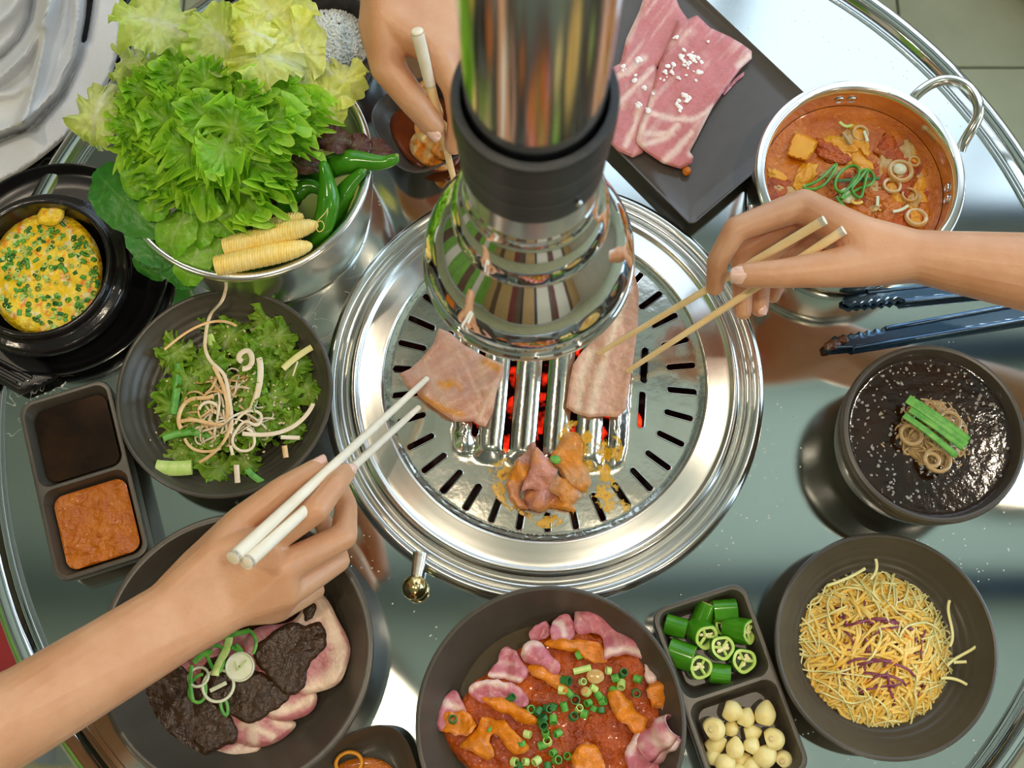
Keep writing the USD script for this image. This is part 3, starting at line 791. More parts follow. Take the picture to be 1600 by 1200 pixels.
D1 = cell_dish('sauce_dish', 'dark two-cell dish holding soy sauce and orange paste at left', [(25, 633), (170, 588), (233, 860), (90, 920)], .030)
cell_fill('soy_sauce', 'dark brown soy dip filling the upper cell of the left sauce dish', D1, 0, .55, 'soy_sauce')
cell_fill('bean_paste_sauce', 'orange chunky bean paste filling the lower cell of the left sauce dish', D1, 1, .55, 'ssamjang', .0022, 3)
D2 = cell_dish('condiment_dish', 'dark two-cell dish holding cut green chilies and garlic cloves', [(1016, 953), (1160, 908), (1272, 1205), (1116, 1252)], .034)


def steel_bowl():
    h = .098
    c, r = circle_at(188, 577, 70, 443, h)
    base = np.array([c[0], c[1], TZ])
    t = thing('steel_bowl', 'stainless steel bowl overflowing with lettuce, chilies and baby corn', 'bowl', base)
    prof = [(.001, .004)] + list(smooth_prof([(r * .80, .005), (r * .87, .012), (r * .905, .05), (r * .922, h - .005)], 8)) + list(smooth_prof([(r * .932, h - .001), (r * .965, h + .0012), (r, h - .0006), (r * 1.002, h - .004), (r * .985, h - .0055), (r * .97, h - .008), (r * .95, .05), (r * .885, .008), (r * .86, .001), (r * .82, 0)], 5)) + [(.001, .0)]
    part('body', lathe(prof, base, 140), 'steel_satin', t)
    return t, base, r, h


SB = steel_bowl()


def egg_pot():
    h = .058
    tc, tr = circle_at(-83, 259, 252, 592, .012)
    tray = np.array([tc[0], tc[1], TZ])
    t = thing('pot_tray', 'black plastic hot-pot tray with a ridged handle under the egg pot', 'tray', tray)
    part('body', lathe(smooth_prof([(.001, .003), (tr * .80, .003), (tr * .93, .006), (tr * .985, .014), (tr, .015), (tr * 1.003, .012), (tr * .96, .002), (tr * .9, 0), (.001, 0)], 6), tray, 96), 'black_plastic', t)
    A, Bp = P(90, 575, .010), P(10, 640, .010)
    d = P(20, 596, .01) - P(92, 540, .01); d = d / np.linalg.norm(d)
    # handle: a tapered slab towards the lower left with three grooves and studs
    q = [(92, 588), (84, 596), (40, 614), (32, 616), (-60, 568), (-60, 470), (20, 500)]
    g, _ = patch(q, .003, .010, 5, 8, smooth_n=0)
    hd = part('handle', g, 'black_plastic', t, 40)
    for k in range(3):
        a, b = np.array([50 - 12 * k, 590 + 7 * k * .6]), np.array([-30 - 12 * k, 548 + 7 * k * .6])
        part('grip_ridge', rounded_tube([P(a[0], a[1], .0135), P(b[0], b[1], .0135)], .0016, .0016, 8, .8), 'black_plastic', hd)
        part('stud', blob(P(56 - 12.5 * k, 590 + 5 * k, .0135), .0010, .0010, .0008, 0, 0, sub=2), 'steel_satin', hd, True)
    c, r = circle_at(-58, 202, 303, 561, h * .72)
    base = np.array([c[0], c[1], TZ + .0035])
    t = thing('stone_pot', 'black earthenware pot of steamed egg at the left edge', 'pot', base)
    ri = r * .79
    prof = [(.001, .010), (ri * .75, .010), (ri * .98, .03), (ri, h - .004)] + list(smooth_prof([(ri, h - .004), (ri * 1.01, h - .0005), (ri * 1.05, h), (ri * 1.09, h - .003), (ri * 1.10, h - .007), (r * .985, h - .012), (r, h - .017), (r * 1.0, h - .021), (r * .97, h - .026), (r * .86, .015), (r * .70, .002), (r * .66, 0), (.001, 0)], 6))
    part('body', lathe(prof, base, 110), 'stoneware_black', t)
    return c, ri


EG = egg_pot()


def stew_pot():
    h = .072
    c, r = circle_at(1180, 1511, 124, 426, h)
    base = np.array([c[0], c[1], TZ])
    t = thing('stew_pot', 'steel pot with loop handles full of orange kimchi stew', 'pot', base)
    ri = r * .885
    prof = [(.001, .006), (ri * .95, .007), (ri, .012), (ri, h - .006)] + list(smooth_prof([(ri, h - .006), (ri * 1.015, h - .002), (ri * 1.04, h), (r * .985, h - .0005), (r, h - .003), (r * .985, h - .0065), (r * .955, h - .008), (r * .945, h - .012), (r * .94, .012), (r * .92, .002), (r * .88, 0), (.001, 0)], 6))
    part('body', lathe(prof, base, 128), 'steel_pot', t)
    # loop handles with rivets
    H = [(1428, 152, .062), (1452, 133, .066), (1478, 125, .069), (1506, 132, .072), (1524, 152, .074), (1529, 178, .074), (1518, 202, .070), (1506, 222, .064), (1500, 236, .060)]
    path = spline([P(*q) for q in H], 60)
    part('handle', tube(path, .0046, 12), 'steel_pot', t)
    mir = 2 * c - path; mir[:, 2] = path[:, 2]
    part('handle', tube(mir, .0046, 12), 'steel_pot', t)
    def riv(a):
        p = base + [ri * .995 * math.cos(a), ri * .995 * math.sin(a), h - .016]
        return frame(lathe([(.0045, 0), (.0043, .001), (.0030, .0013), (.0028, .0006), (.001, .0006)], (0, 0, 0), 20), p, [0, 0, 1], [-math.cos(a), -math.sin(a), 0])
    for a in (96, 88, -4, -12):
        part('rivet', riv(math.radians(a)), 'steel_satin', t)
    return t, base, ri, h


SP = stew_pot()


def meat_plate():
    h = .018
    a, b, c_, d = P(1081, 353, h), P(1290, 175, h), None, None
    u = b - a; v = P(780, 111, h) - a
    v = v - u * (v @ u) / (u @ u)
    c = a + u / 2 + v / 2; w, dd = np.linalg.norm(u), np.linalg.norm(v); rz = math.atan2(u[1], u[0])
    base = np.array([c[0], c[1], TZ])
    t = thing('pork_plate', 'dark rectangular plate of raw salted pork behind the duct', 'plate', base)
    g = loft([rrect(w * .78, dd * .86, .006, 0), rrect(w * .80, dd * .88, .008, .0), rrect(w * .86, dd * .92, .008, .005), rrect(w * .985, dd * .99, .006, h - .003), rrect(w, dd, .006, h - .0012), rrect(w - .0008, dd - .0008, .006, h - .0002), rrect(w - .004, dd - .004, .006, h - .0004), rrect(w - .010, dd - .010, .008, h - .0035), rrect(w * .8, dd * .86, .008, h - .0055)])
    part('body', place(g, base, rz), 'ceramic_gloss', t, 32)


meat_plate()


# ------------------------------------------------------------------ leaves
def leaf(stem, tip, width, seed, ks=(5, 11, 23), amps=(.10, .07, .04), arch=.12, cup=.0, crinkle=.02, crfreq=26, rag=.04, nth=150, nr=16, roll=0.0, hint=(0, 0, 1), point=0.0, edge_pow=2.2, rib=None,
         cin=(.40, .62, .10), cout=(.12, .42, .02), crib=None, ribw=.06, lobes=0.0, cedge=None, fold=.6):
    """a leaf blade between two points given as (photo x, photo y, height); width in metres; polar grid with ruffles that grow to the edge"""
    S, T = P(*stem), P(*tip); X = T - S; L = np.linalg.norm(X); X = X / L
    up = np.asarray(hint, float); Y = np.cross(up, X); Y /= np.linalg.norm(Y); N = np.cross(X, Y)
    Y, N = Y * math.cos(roll) + N * math.sin(roll), N * math.cos(roll) - Y * math.sin(roll)
    g = np.random.default_rng(seed); ph = g.uniform(0, 6.28, 12)
    th = np.linspace(0, 2 * np.pi, nth, endpoint=False)[:, None]; r = np.linspace(0.0, 1, nr + 1)[1:][None, :] ** .8
    out = 1 + rag * (np.sin(9 * th + ph[5]) * .5 + np.sin(17 * th + ph[6]) * .4 + np.sin(31 * th + ph[7]) * .3) + lobes * np.sin(5 * th + ph[8])
    taper = 1 - point * (np.cos(th) * .5 + .5) ** 3 * np.abs(np.sin(th))
    a, b = L / 2, width / 2
    x = r * np.cos(th) * a * out; y = r * np.sin(th) * b * out * (0.55 + 0.45 * np.clip((np.cos(th) * r + 1.15), 0, 1)) * taper
    e = r ** edge_pow
    z = arch * L * (1 - (x / a) ** 2) + cup * width * (y / b) ** 2
    sx = sy = 0
    for k, (q, am) in enumerate(zip(ks, amps)):
        ee = r ** (edge_pow * (1 + .55 * k)); A = am * width
        mod = 1 + .5 * np.sin(3 * th + ph[k + 8])
        z = z + A * ee * mod * np.sin(q * th + ph[k])
        if k: sx = sx + fold * A * ee * np.cos(q * th + ph[k] + .9); sy = sy + fold * A * ee * np.sin(q * th * 1.0 + ph[k + 3])
    x = x + sx * np.abs(np.sin(th)); y = y + sy * np.abs(np.cos(th))
    pp = np.stack([x, y, z * 0 + seed * .37], -1).reshape(-1, 3)
    cr = noise(pp, crfreq / L * .35, seed, 3).reshape(x.shape)
    z = z + crinkle * L * cr * np.minimum(1, r * 1.6)
    C = (S + T) / 2
    V = C + x[..., None] * X + y[..., None] * Y + z[..., None] * N
    ctr = C + arch * L * N
    V = np.vstack([V.reshape(-1, 3), ctr[None]])
    i = np.arange(nth); j = (i + 1) % nth; F = []
    for k in range(nr - 1):
        q = np.stack([i * nr + k, i * nr + k + 1, j * nr + k + 1, j * nr + k], 1)
        F += [q[:, [0, 1, 2]], q[:, [0, 2, 3]]]
    F.append(np.stack([np.full(nth, nth * nr), i * nr, j * nr], 1))
    # colour of the leaf itself: pale at the rib and base, deeper to the edge
    rr = np.broadcast_to(r, x.shape); basef = np.clip((x / a + 1) / 2, 0, 1)
    f = np.clip(.15 + .65 * rr * basef + .35 * cr + .25 * basef, 0, 1)
    c = mixc(cin, cout, f.ravel())
    if cedge is not None: c = c * (1 - (rr.ravel() ** 6)[:, None] * .8) + np.asarray(cedge) * ((rr.ravel() ** 6) * .8)[:, None]
    if crib is not None:
        w = np.exp(-((y / width) / (ribw * (1.25 - basef))) ** 2) * np.clip(1.25 - basef * 1.1, 0, 1)
        vein = .35 * np.clip(np.sin(np.abs(y) / width * 9 + x / L * 26), 0, 1) ** 6 * (1 - rr * .6)
        c = c * (1 - np.clip(w + vein, 0, 1).reshape(-1, 1)) + np.asarray(crib) * np.clip(w + vein, 0, 1).reshape(-1, 1)
    c = np.vstack([c, c[:nth * nr:nr].mean(0, keepdims=True)])
    return (V, np.vstack(F)), c


def put_leaf(name, lab, cat_, group=None, **kw):
    (g, c) = leaf(**kw)
    return single(name, g, 'leaf', lab, cat_, group, smooth=True, col=c)


def veg():
    pale = dict(cin=(.74, .82, .34), cout=(.66, .80, .15), crib=(.84, .88, .60), ribw=.06, ks=(4, 9, 21), amps=(.15, .11, .065), crinkle=.10, crfreq=24, rag=.05, nth=170)
    yel = dict(pale, cin=(.86, .89, .38), cout=(.82, .86, .15))
    def cab(lab, stem, tip, w, seed, d=pale, **kw):
        put_leaf('napa_cabbage_leaf', lab, 'cabbage leaf', 'pale cabbage leaves in the steel bowl', stem=stem, tip=tip, width=w, seed=seed, **{**d, **kw})
    cab('pale napa cabbage leaf reaching farthest to the upper left over the white cloth', (318, 62, .135), (176, 22, .150), .062, 11, arch=.10)
    cab('curled napa cabbage leaf folded at the left just below the topmost one', (235, 95, .125), (178, 128, .120), .048, 12, arch=.22, roll=.5, hint=(.2, .2, 1))
    cab('small cupped cabbage leaf with its hollow side towards the green lettuce', (190, 95, .125), (238, 118, .128), .040, 22, arch=-.18, roll=-.3)
    cab('ball-like crumpled cabbage leaf hanging over the left side of the bowl', (176, 132, .118), (148, 232, .095), .046, 13, arch=.24, crinkle=.08)
    cab('broad pale cabbage leaf behind the frilly lettuce, right of the topmost one', (400, 120, .130), (300, 20, .155), .060, 14, arch=.12)
    cab('yellow cabbage leaf standing at the top edge of the photo', (455, 90, .130), (395, -22, .165), .075, 15, yel, arch=.12)
    cab('yellow cabbage heart leaf with a thick white rib', (478, 150, .122), (452, 8, .158), .046, 16, yel, arch=.10, ribw=.12)
    cab('crinkled yellow cabbage leaf lying on the frilly lettuce in the middle', (478, 100, .150), (352, 96, .156), .056, 17, yel, arch=.14, crinkle=.075)
    cab('small yellow cabbage leaf folded over the crinkled middle one', (430, 70, .160), (365, 45, .168), .036, 18, yel, arch=.2, crinkle=.08)
    cab('pale yellow cabbage leaf at the right rim of the bowl beside the rice', (500, 105, .125), (552, 165, .112), .052, 19, yel, arch=.18, crinkle=.07)
    cab('ruffled yellow cabbage leaf drooping over the right rim towards the red leaves', (470, 130, .130), (532, 196, .108), .046, 20, yel, arch=.16, crinkle=.08)
    cab('narrow pale cabbage leaf tucked under the crinkled middle leaf', (455, 150, .132), (395, 138, .140), .038, 21, pale, arch=.15)
    # frilly lettuce
    fr = dict(cin=(.42, .68, .05), cout=(.17, .52, .012), cedge=(.56, .84, .06), ks=(6, 16, 37), amps=(.13, .14, .11), crinkle=.06, rag=.06, edge_pow=2.4, nth=340, nr=18, fold=.55, arch=.14, crib=(.52, .72, .22), ribw=.05)
    base = (350, 250)
    F = [((225, 150), .145, 'upper left, against the cabbage'), ((275, 118), .150, 'just under the folded cabbage leaf'), ((325, 128), .155, 'under the broad pale cabbage leaf'), ((385, 150), .158, 'below the crinkled yellow leaf'),
         ((440, 158), .150, 'under the yellow leaves at right'), ((482, 178), .140, 'farthest right by the rim'), ((208, 200), .135, 'left edge of the bowl'), ((258, 190), .155, 'left of the middle'), ((315, 182), .165, 'top of the heap'),
         ((372, 196), .165, 'centre of the heap'), ((430, 205), .155, 'right of the centre'), ((452, 235), .135, 'beside the dark red leaves'), ((225, 245), .130, 'low on the left'), ((285, 240), .155, 'front left of the heap'),
         ((345, 248), .160, 'front of the heap'), ((400, 262), .145, 'above the baby corn'), ((392, 312), .125, 'lowest, touching the baby corn'), ((415, 285), .125, 'between the red leaves and the corn'), ((262, 285), .135, 'above the smooth round leaves'), ((330, 290), .140, 'over the round leaves')]
    for k, ((x, y), h, w) in enumerate(F):
        dx, dy = x - base[0], y - base[1]; d = math.hypot(dx, dy) + 1e-6; dx, dy = dx / d, dy / d
        if d < 40: dx, dy = (-.3, .95)
        l = 46
        put_leaf('frilly_lettuce_leaf', 'bright green frilly lettuce leaf, ' + w, 'lettuce leaf', 'frilly green lettuce in the steel bowl',
                 stem=(x - dx * l, y - dy * l, h - .030), tip=(x + dx * l * .85, y + dy * l * .85, h), width=.050 + .008 * math.sin(k * 2.1), seed=40 + k, roll=.35 * math.sin(k * 1.7), **fr)
    # smooth rounded lettuce
    rd = dict(cin=(.34, .60, .06), cout=(.19, .52, .02), crib=(.50, .70, .24), ribw=.045, ks=(3, 7), amps=(.07, .035), crinkle=.03, rag=.03, nth=110)
    for k, (st, tp, w, lab) in enumerate([((268, 268, .120), (232, 345, .112), .034, 'smooth rounded light green lettuce lobe at the front left of the bowl'), ((330, 290, .118), (324, 362, .105), .030, 'oval light green lettuce lobe left of the baby corn'),
                                          ((322, 368, .100), (288, 446, .088), .030, 'bright pointed lettuce leaf hanging lowest over the bowl rim'), ((352, 350, .100), (338, 412, .095), .024, 'small rounded lettuce leaf against the ends of the baby corn'),
                                          ((240, 250, .125), (205, 310, .118), .030, 'ruffled green lettuce lobe at the left rim'), ((300, 300, .118), (282, 330, .120), .028, 'short cupped lettuce lobe between the two rounded ones'),
                                          ((300, 322, .112), (262, 402, .098), .036, 'wide light green lettuce lobe over the left rim of the bowl'), ((318, 318, .108), (300, 392, .100), .034, 'light green lettuce lobe above the lowest hanging leaf'), ((345, 330, .108), (362, 372, .104), .026, 'light green lettuce lobe against the upper corn cob')]):
        put_leaf('round_lettuce_leaf', lab, 'lettuce leaf', 'smooth rounded lettuce leaves', stem=st, tip=tp, width=w, seed=70 + k, arch=.12, roll=.2 * math.cos(k * 2), **rd)
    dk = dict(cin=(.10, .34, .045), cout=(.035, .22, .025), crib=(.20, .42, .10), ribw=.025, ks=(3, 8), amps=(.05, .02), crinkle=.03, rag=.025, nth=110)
    for k, (st, tp, w, lab) in enumerate([((262, 372, .100), (148, 266, .100), .046, 'dark green broad leaf along the left rim of the steel bowl'), ((205, 330, .095), (262, 418, .084), .040, 'dark green leaf dipping below the rim beside the black pot'),
                                          ((292, 360, .094), (205, 385, .090), .050, 'dark green leaf lying along the lower left rim'), ((320, 400, .090), (262, 436, .080), .036, 'dark green leaf end under the lowest light leaf'),
                                          ((250, 390, .088), (228, 434, .074), .032, 'torn dark green leaf tip hanging over the left sauce side')]):
        put_leaf('dark_green_leaf', lab, 'leaf', 'dark green leaves', stem=st, tip=tp, width=w, seed=80 + k, arch=.10, roll=-.3, **dk)
    rdl = dict(cin=(.17, .085, .05), cout=(.10, .024, .028), crib=(.16, .14, .06), ribw=.03, ks=(3, 7), amps=(.10, .05), crinkle=.05, rag=.05, nth=90, nr=10)
    for k, (st, tp, w, lab) in enumerate([((505, 262, .110), (425, 258, .112), .026, 'dark red lettuce leaf left of the upright chili'), ((505, 230, .112), (452, 215, .116), .022, 'dark red lettuce leaf under the frilly green one'), ((548, 222, .108), (498, 216, .118), .028, 'purple brown rounded lettuce leaf above the long chili'),
                                          ((540, 232, .105), (578, 222, .106), .020, 'small dark red leaf at the right rim'), ((570, 232, .098), (612, 240, .090), .022, 'brown red leaf end sticking out over the rim'), ((450, 270, .098), (412, 325, .092), .026, 'dark red leaf running down behind the baby corn'), ((470, 300, .085), (400, 345, .085), .030, 'deep red leaf low beneath the chilies')]):
        put_leaf('red_lettuce_leaf', lab, 'lettuce leaf', 'dark red lettuce leaves', stem=st, tip=tp, width=w, seed=90 + k, arch=.15, roll=.3 * math.sin(k * 3), **rdl)
    # leaf bed hidden low in the bowl, carrying the heap
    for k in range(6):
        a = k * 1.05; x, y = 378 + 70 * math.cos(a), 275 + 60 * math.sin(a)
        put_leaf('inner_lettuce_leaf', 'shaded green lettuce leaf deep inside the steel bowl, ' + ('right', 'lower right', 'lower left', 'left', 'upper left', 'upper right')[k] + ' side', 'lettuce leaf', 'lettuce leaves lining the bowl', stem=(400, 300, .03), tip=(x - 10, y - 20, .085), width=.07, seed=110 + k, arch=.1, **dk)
    # chilies
    for pts, r, lab in [([(452, 300, .075), (480, 283, .085), (515, 262, .097), (560, 252, .104), (598, 254, .106), (613, 250, .108), (620, 243, .112)], .0098, 'long green chili pepper reaching out over the right rim'),
                        ([(486, 385, .085), (505, 350, .098), (513, 318, .108), (511, 285, .116), (504, 252, .120)], .0088, 'green chili pepper standing upright in front of the others'),
                        ([(425, 345, .078), (440, 322, .088), (462, 300, .096), (485, 291, .100), (500, 298, .100), (504, 306, .098)], .0085, 'hooked green chili pepper left of the upright one'),
                        ([(520, 372, .070), (526, 335, .082), (538, 302, .094), (552, 282, .102), (570, 266, .108)], .0080, 'green chili pepper against the right inside wall of the bowl')]:
        p = spline([P(*q) for q in pts], 40); s = np.linspace(0, 1, 40)
        rad = r * np.minimum(1, .25 + 1.6 * s ** .6) * np.where(s > .62, 1 - .58 * ((s - .62) / .38) ** .8, 1) * (1 - .5 * np.clip((s - .97) / .03, 0, 1))
        t = thing('green_chili', lab, 'chili pepper', p[0], 'whole green chilies in the steel bowl')
        part('pod', tube(p, rad, 18), 'chili_skin', t, 60)
        part('cut_end', blob(p[-1], rad[-1] * .9, rad[-1] * .9, rad[-1] * .7, 1, .1, sub=2), 'chili_stem', t, True)
    # baby corn
    for a, b, r, lab in [((352, 386, .100), (497, 350, .112), .0085, 'upper pale baby corn cob with a trailing silk'), ((338, 416, .100), (488, 383, .106), .0085, 'lower yellow baby corn cob resting on the bowl rim'), ((400, 362, .100), (474, 337, .108), .0062, 'small baby corn cob half hidden behind the other two')]:
        A, Bq = P(*a), P(*b); n = 90; s = np.linspace(0, 1, n); L = np.linalg.norm(Bq - A)
        rr = r * np.where(s > .55, np.sqrt(np.clip(1 - ((s - .55) / .455) ** 2.2, .02, 1)), .93 + .07 * s / .55)
        ax = A + s[:, None] * (Bq - A); nr = 40
        v, f = tube(ax, rr, nr)
        k = np.arange(n * nr); ring, sg = k // nr, k % nr
        bump = .00075 * np.maximum(np.sin(s[ring] * L / .0021 * 2 * np.pi + np.pi * ((sg // 4) % 2)), -.3) * np.abs(np.sin(np.pi * sg / 4 * 1.0)) ** .5
        d = v[:n * nr] - ax[ring]; v[:n * nr] += d / np.maximum(np.linalg.norm(d, axis=1, keepdims=True), 1e-6) * bump[:, None]
        t = thing('baby_corn', lab, 'baby corn', A, 'baby corn in the steel bowl')
        part('cob', (v, f), 'corn', t, 60)
    t_ = [P(495, 350, .113), P(503, 346, .114), P(506, 356, .112), P(498, 362, .112), P(494, 355, .114), P(503, 338, .118), P(512, 325, .120)]
    part('silk', tube(spline(t_, 40), .0004, 5), 'corn', Rec('/World/baby_corn', np.array(stage.GetPrimAtPath('/World/baby_corn').GetAttribute('xformOp:translate').Get())))


veg()


# ------------------------------------------------------------------ meats
LEAN, FAT = np.array([.56, .185, .190]), np.array([.80, .56, .50])


def meat_color(lean, fat, ang, seed, fat_lines=(), fw=7, streak=.45, edgefat=0, extra=None):
    ca, sa = math.cos(ang), math.sin(ang)
    def f(x, y, d):
        u, v = x * ca + y * sa, -x * sa + y * ca
        s1 = pn(u * .22, v * 2.0, .07, seed, 3); s2 = pn(x, y, .03, seed + 1, 3)
        t = np.clip((s1 - .16) * 3.2, 0, 1) * streak + np.clip((s2 - .22) * 2.5, 0, 1) * .5
        for l in fat_lines:
            t = np.maximum(t, np.clip(1.3 - seg_dist(x, y, l) / (fw * (1 + .8 * pn(x, y, .08, seed + 2))), 0, 1))
        if edgefat: t = np.maximum(t, np.clip(1.2 - d / edgefat, 0, 1))
        c = mixc(lean, fat, t) * (1 + .16 * pn(u * .3, v * 2.2, .09, seed + 3))[:, None]
        return extra(x, y, d, c) if extra else c
    return f


def cropmap(pts, ox, oy, s): return [(ox + a / s, oy + b / s) for a, b in pts]


def raw_pork():
    m = lambda pts: cropmap(pts, 960, 0, 3.333)
    A = m([(330, 95), (380, 102), (430, 78), (500, 145), (600, 190), (660, 225), (715, 265), (716, 305), (660, 355), (580, 460), (512, 560), (470, 640), (430, 720), (392, 790), (412, 815), (405, 850), (345, 880), (250, 850), (160, 790), (112, 740), (130, 650), (170, 560), (200, 450), (235, 330), (290, 200)])
    Bm = m([(-70, 380), (30, 330), (62, 200), (128, 60), (165, -50), (310, -40), (340, 40), (385, 105), (330, 210), (255, 320), (150, 420), (60, 480), (-60, 540)])
    C = m([(-70, 500), (60, 430), (210, 320), (240, 420), (175, 600), (140, 700), (150, 795), (95, 822), (15, 785), (-60, 700)])
    D = m([(560, 470), (640, 400), (675, 372), (678, 392), (640, 420), (570, 500)])
    wv = lambda s, a=.0022: (lambda x, y: a * pn(x, y, .022, s))
    g, c = patch(Bm, .0140, .005, 3.2, 9, wv(1), meat_color((.58, .20, .205), FAT, 2.2, 5, [m([(-60, 420), (60, 380), (160, 300)]), m([(150, -40), (110, 90), (60, 210)])], 7, .6), seed=1)
    single('raw_pork_slice', g, 'meat', 'raw pink pork slice farthest back on the rectangular plate', 'pork slice', 'raw pork on the rectangular plate', smooth=True, col=c)
    g, c = patch(C, .0155, .0052, 3.2, 9, wv(2), meat_color((.56, .195, .205), FAT, 2.0, 6, [m([(0, 560), (80, 480), (200, 360)]), m([(60, 760), (110, 640), (130, 560)])], 5, .6), seed=2)
    single('raw_pork_slice', g, 'meat', 'raw pink pork slice at the left of the plate, partly behind the duct', 'pork slice', 'raw pork on the rectangular plate', smooth=True, col=c)
    g, c = patch(D, .0130, .004, 4, 6, None, meat_color((.60, .24, .30), FAT, 2.0, 7), seed=3)
    single('raw_pork_slice', g, 'meat', 'narrow pork edge showing under the right side of the big front slice', 'pork slice', 'raw pork on the rectangular plate', smooth=True, col=c)
    fl = [m([(120, 730), (180, 560), (200, 480)]), m([(200, 590), (300, 620), (420, 620), (500, 570)]), m([(130, 760), (260, 720), (330, 650)]), m([(400, 800), (440, 710), (480, 620), (512, 560)]), m([(250, 850), (330, 770), (400, 690)]), m([(700, 290), (650, 340)]), m([(150, 690), (230, 700), (300, 690)])]
    g, c = patch(A, .0185, .006, 3, 10, wv(3, .0028), meat_color(LEAN, FAT, 2.3, 8, fl, 6, .5), seed=4)
    single('raw_pork_slice', g, 'meat', 'large raw pork slice with salt flakes lying on top at the front of the plate', 'pork slice', 'raw pork on the rectangular plate', smooth=True, col=c)
    # salt
    fl = []; g = np.random.default_rng(3)
    for (x, y, n, s) in [(310, 210, 2, 12), (355, 295, 6, 22), (410, 285, 6, 26), (440, 320, 4, 20), (370, 350, 6, 30), (250, 390, 4, 24), (330, 410, 3, 20), (380, 500, 6, 24), (340, 550, 8, 30), (125, 300, 5, 20), (105, 400, 3, 14), (155, 460, 3, 10), (180, 570, 4, 14), (125, 545, 4, 14), (485, 215, 1, 6), (205, 490, 2, 8), (420, 390, 6, 36), (290, 350, 8, 40), (50, 355, 3, 14)]:
        for k in range(n):
            px_, py_ = 960 + (x + g.normal() * s * .55) / 3.333, (y + g.normal() * s * .55) / 3.333
            r = g.uniform(.0006, .0021)
            fl.append(blob(P(px_, py_, .0252 + g.uniform(0, .001)), r * 1.4, r, r * .5, k, .5, 3, 1, g.uniform(0, 3)))
    single('salt_flakes', cat(fl), 'salt', 'coarse white salt flakes scattered over the raw pork', 'salt', kind='stuff', smooth=False)
    single('sauce_drop', blob(P(1073, 267, .018), .0042, .0046, .003, 2, .15), 'ssamjang', 'small orange drop of sauce at the tip of the front pork slice', 'sauce', smooth=True)


raw_pork()


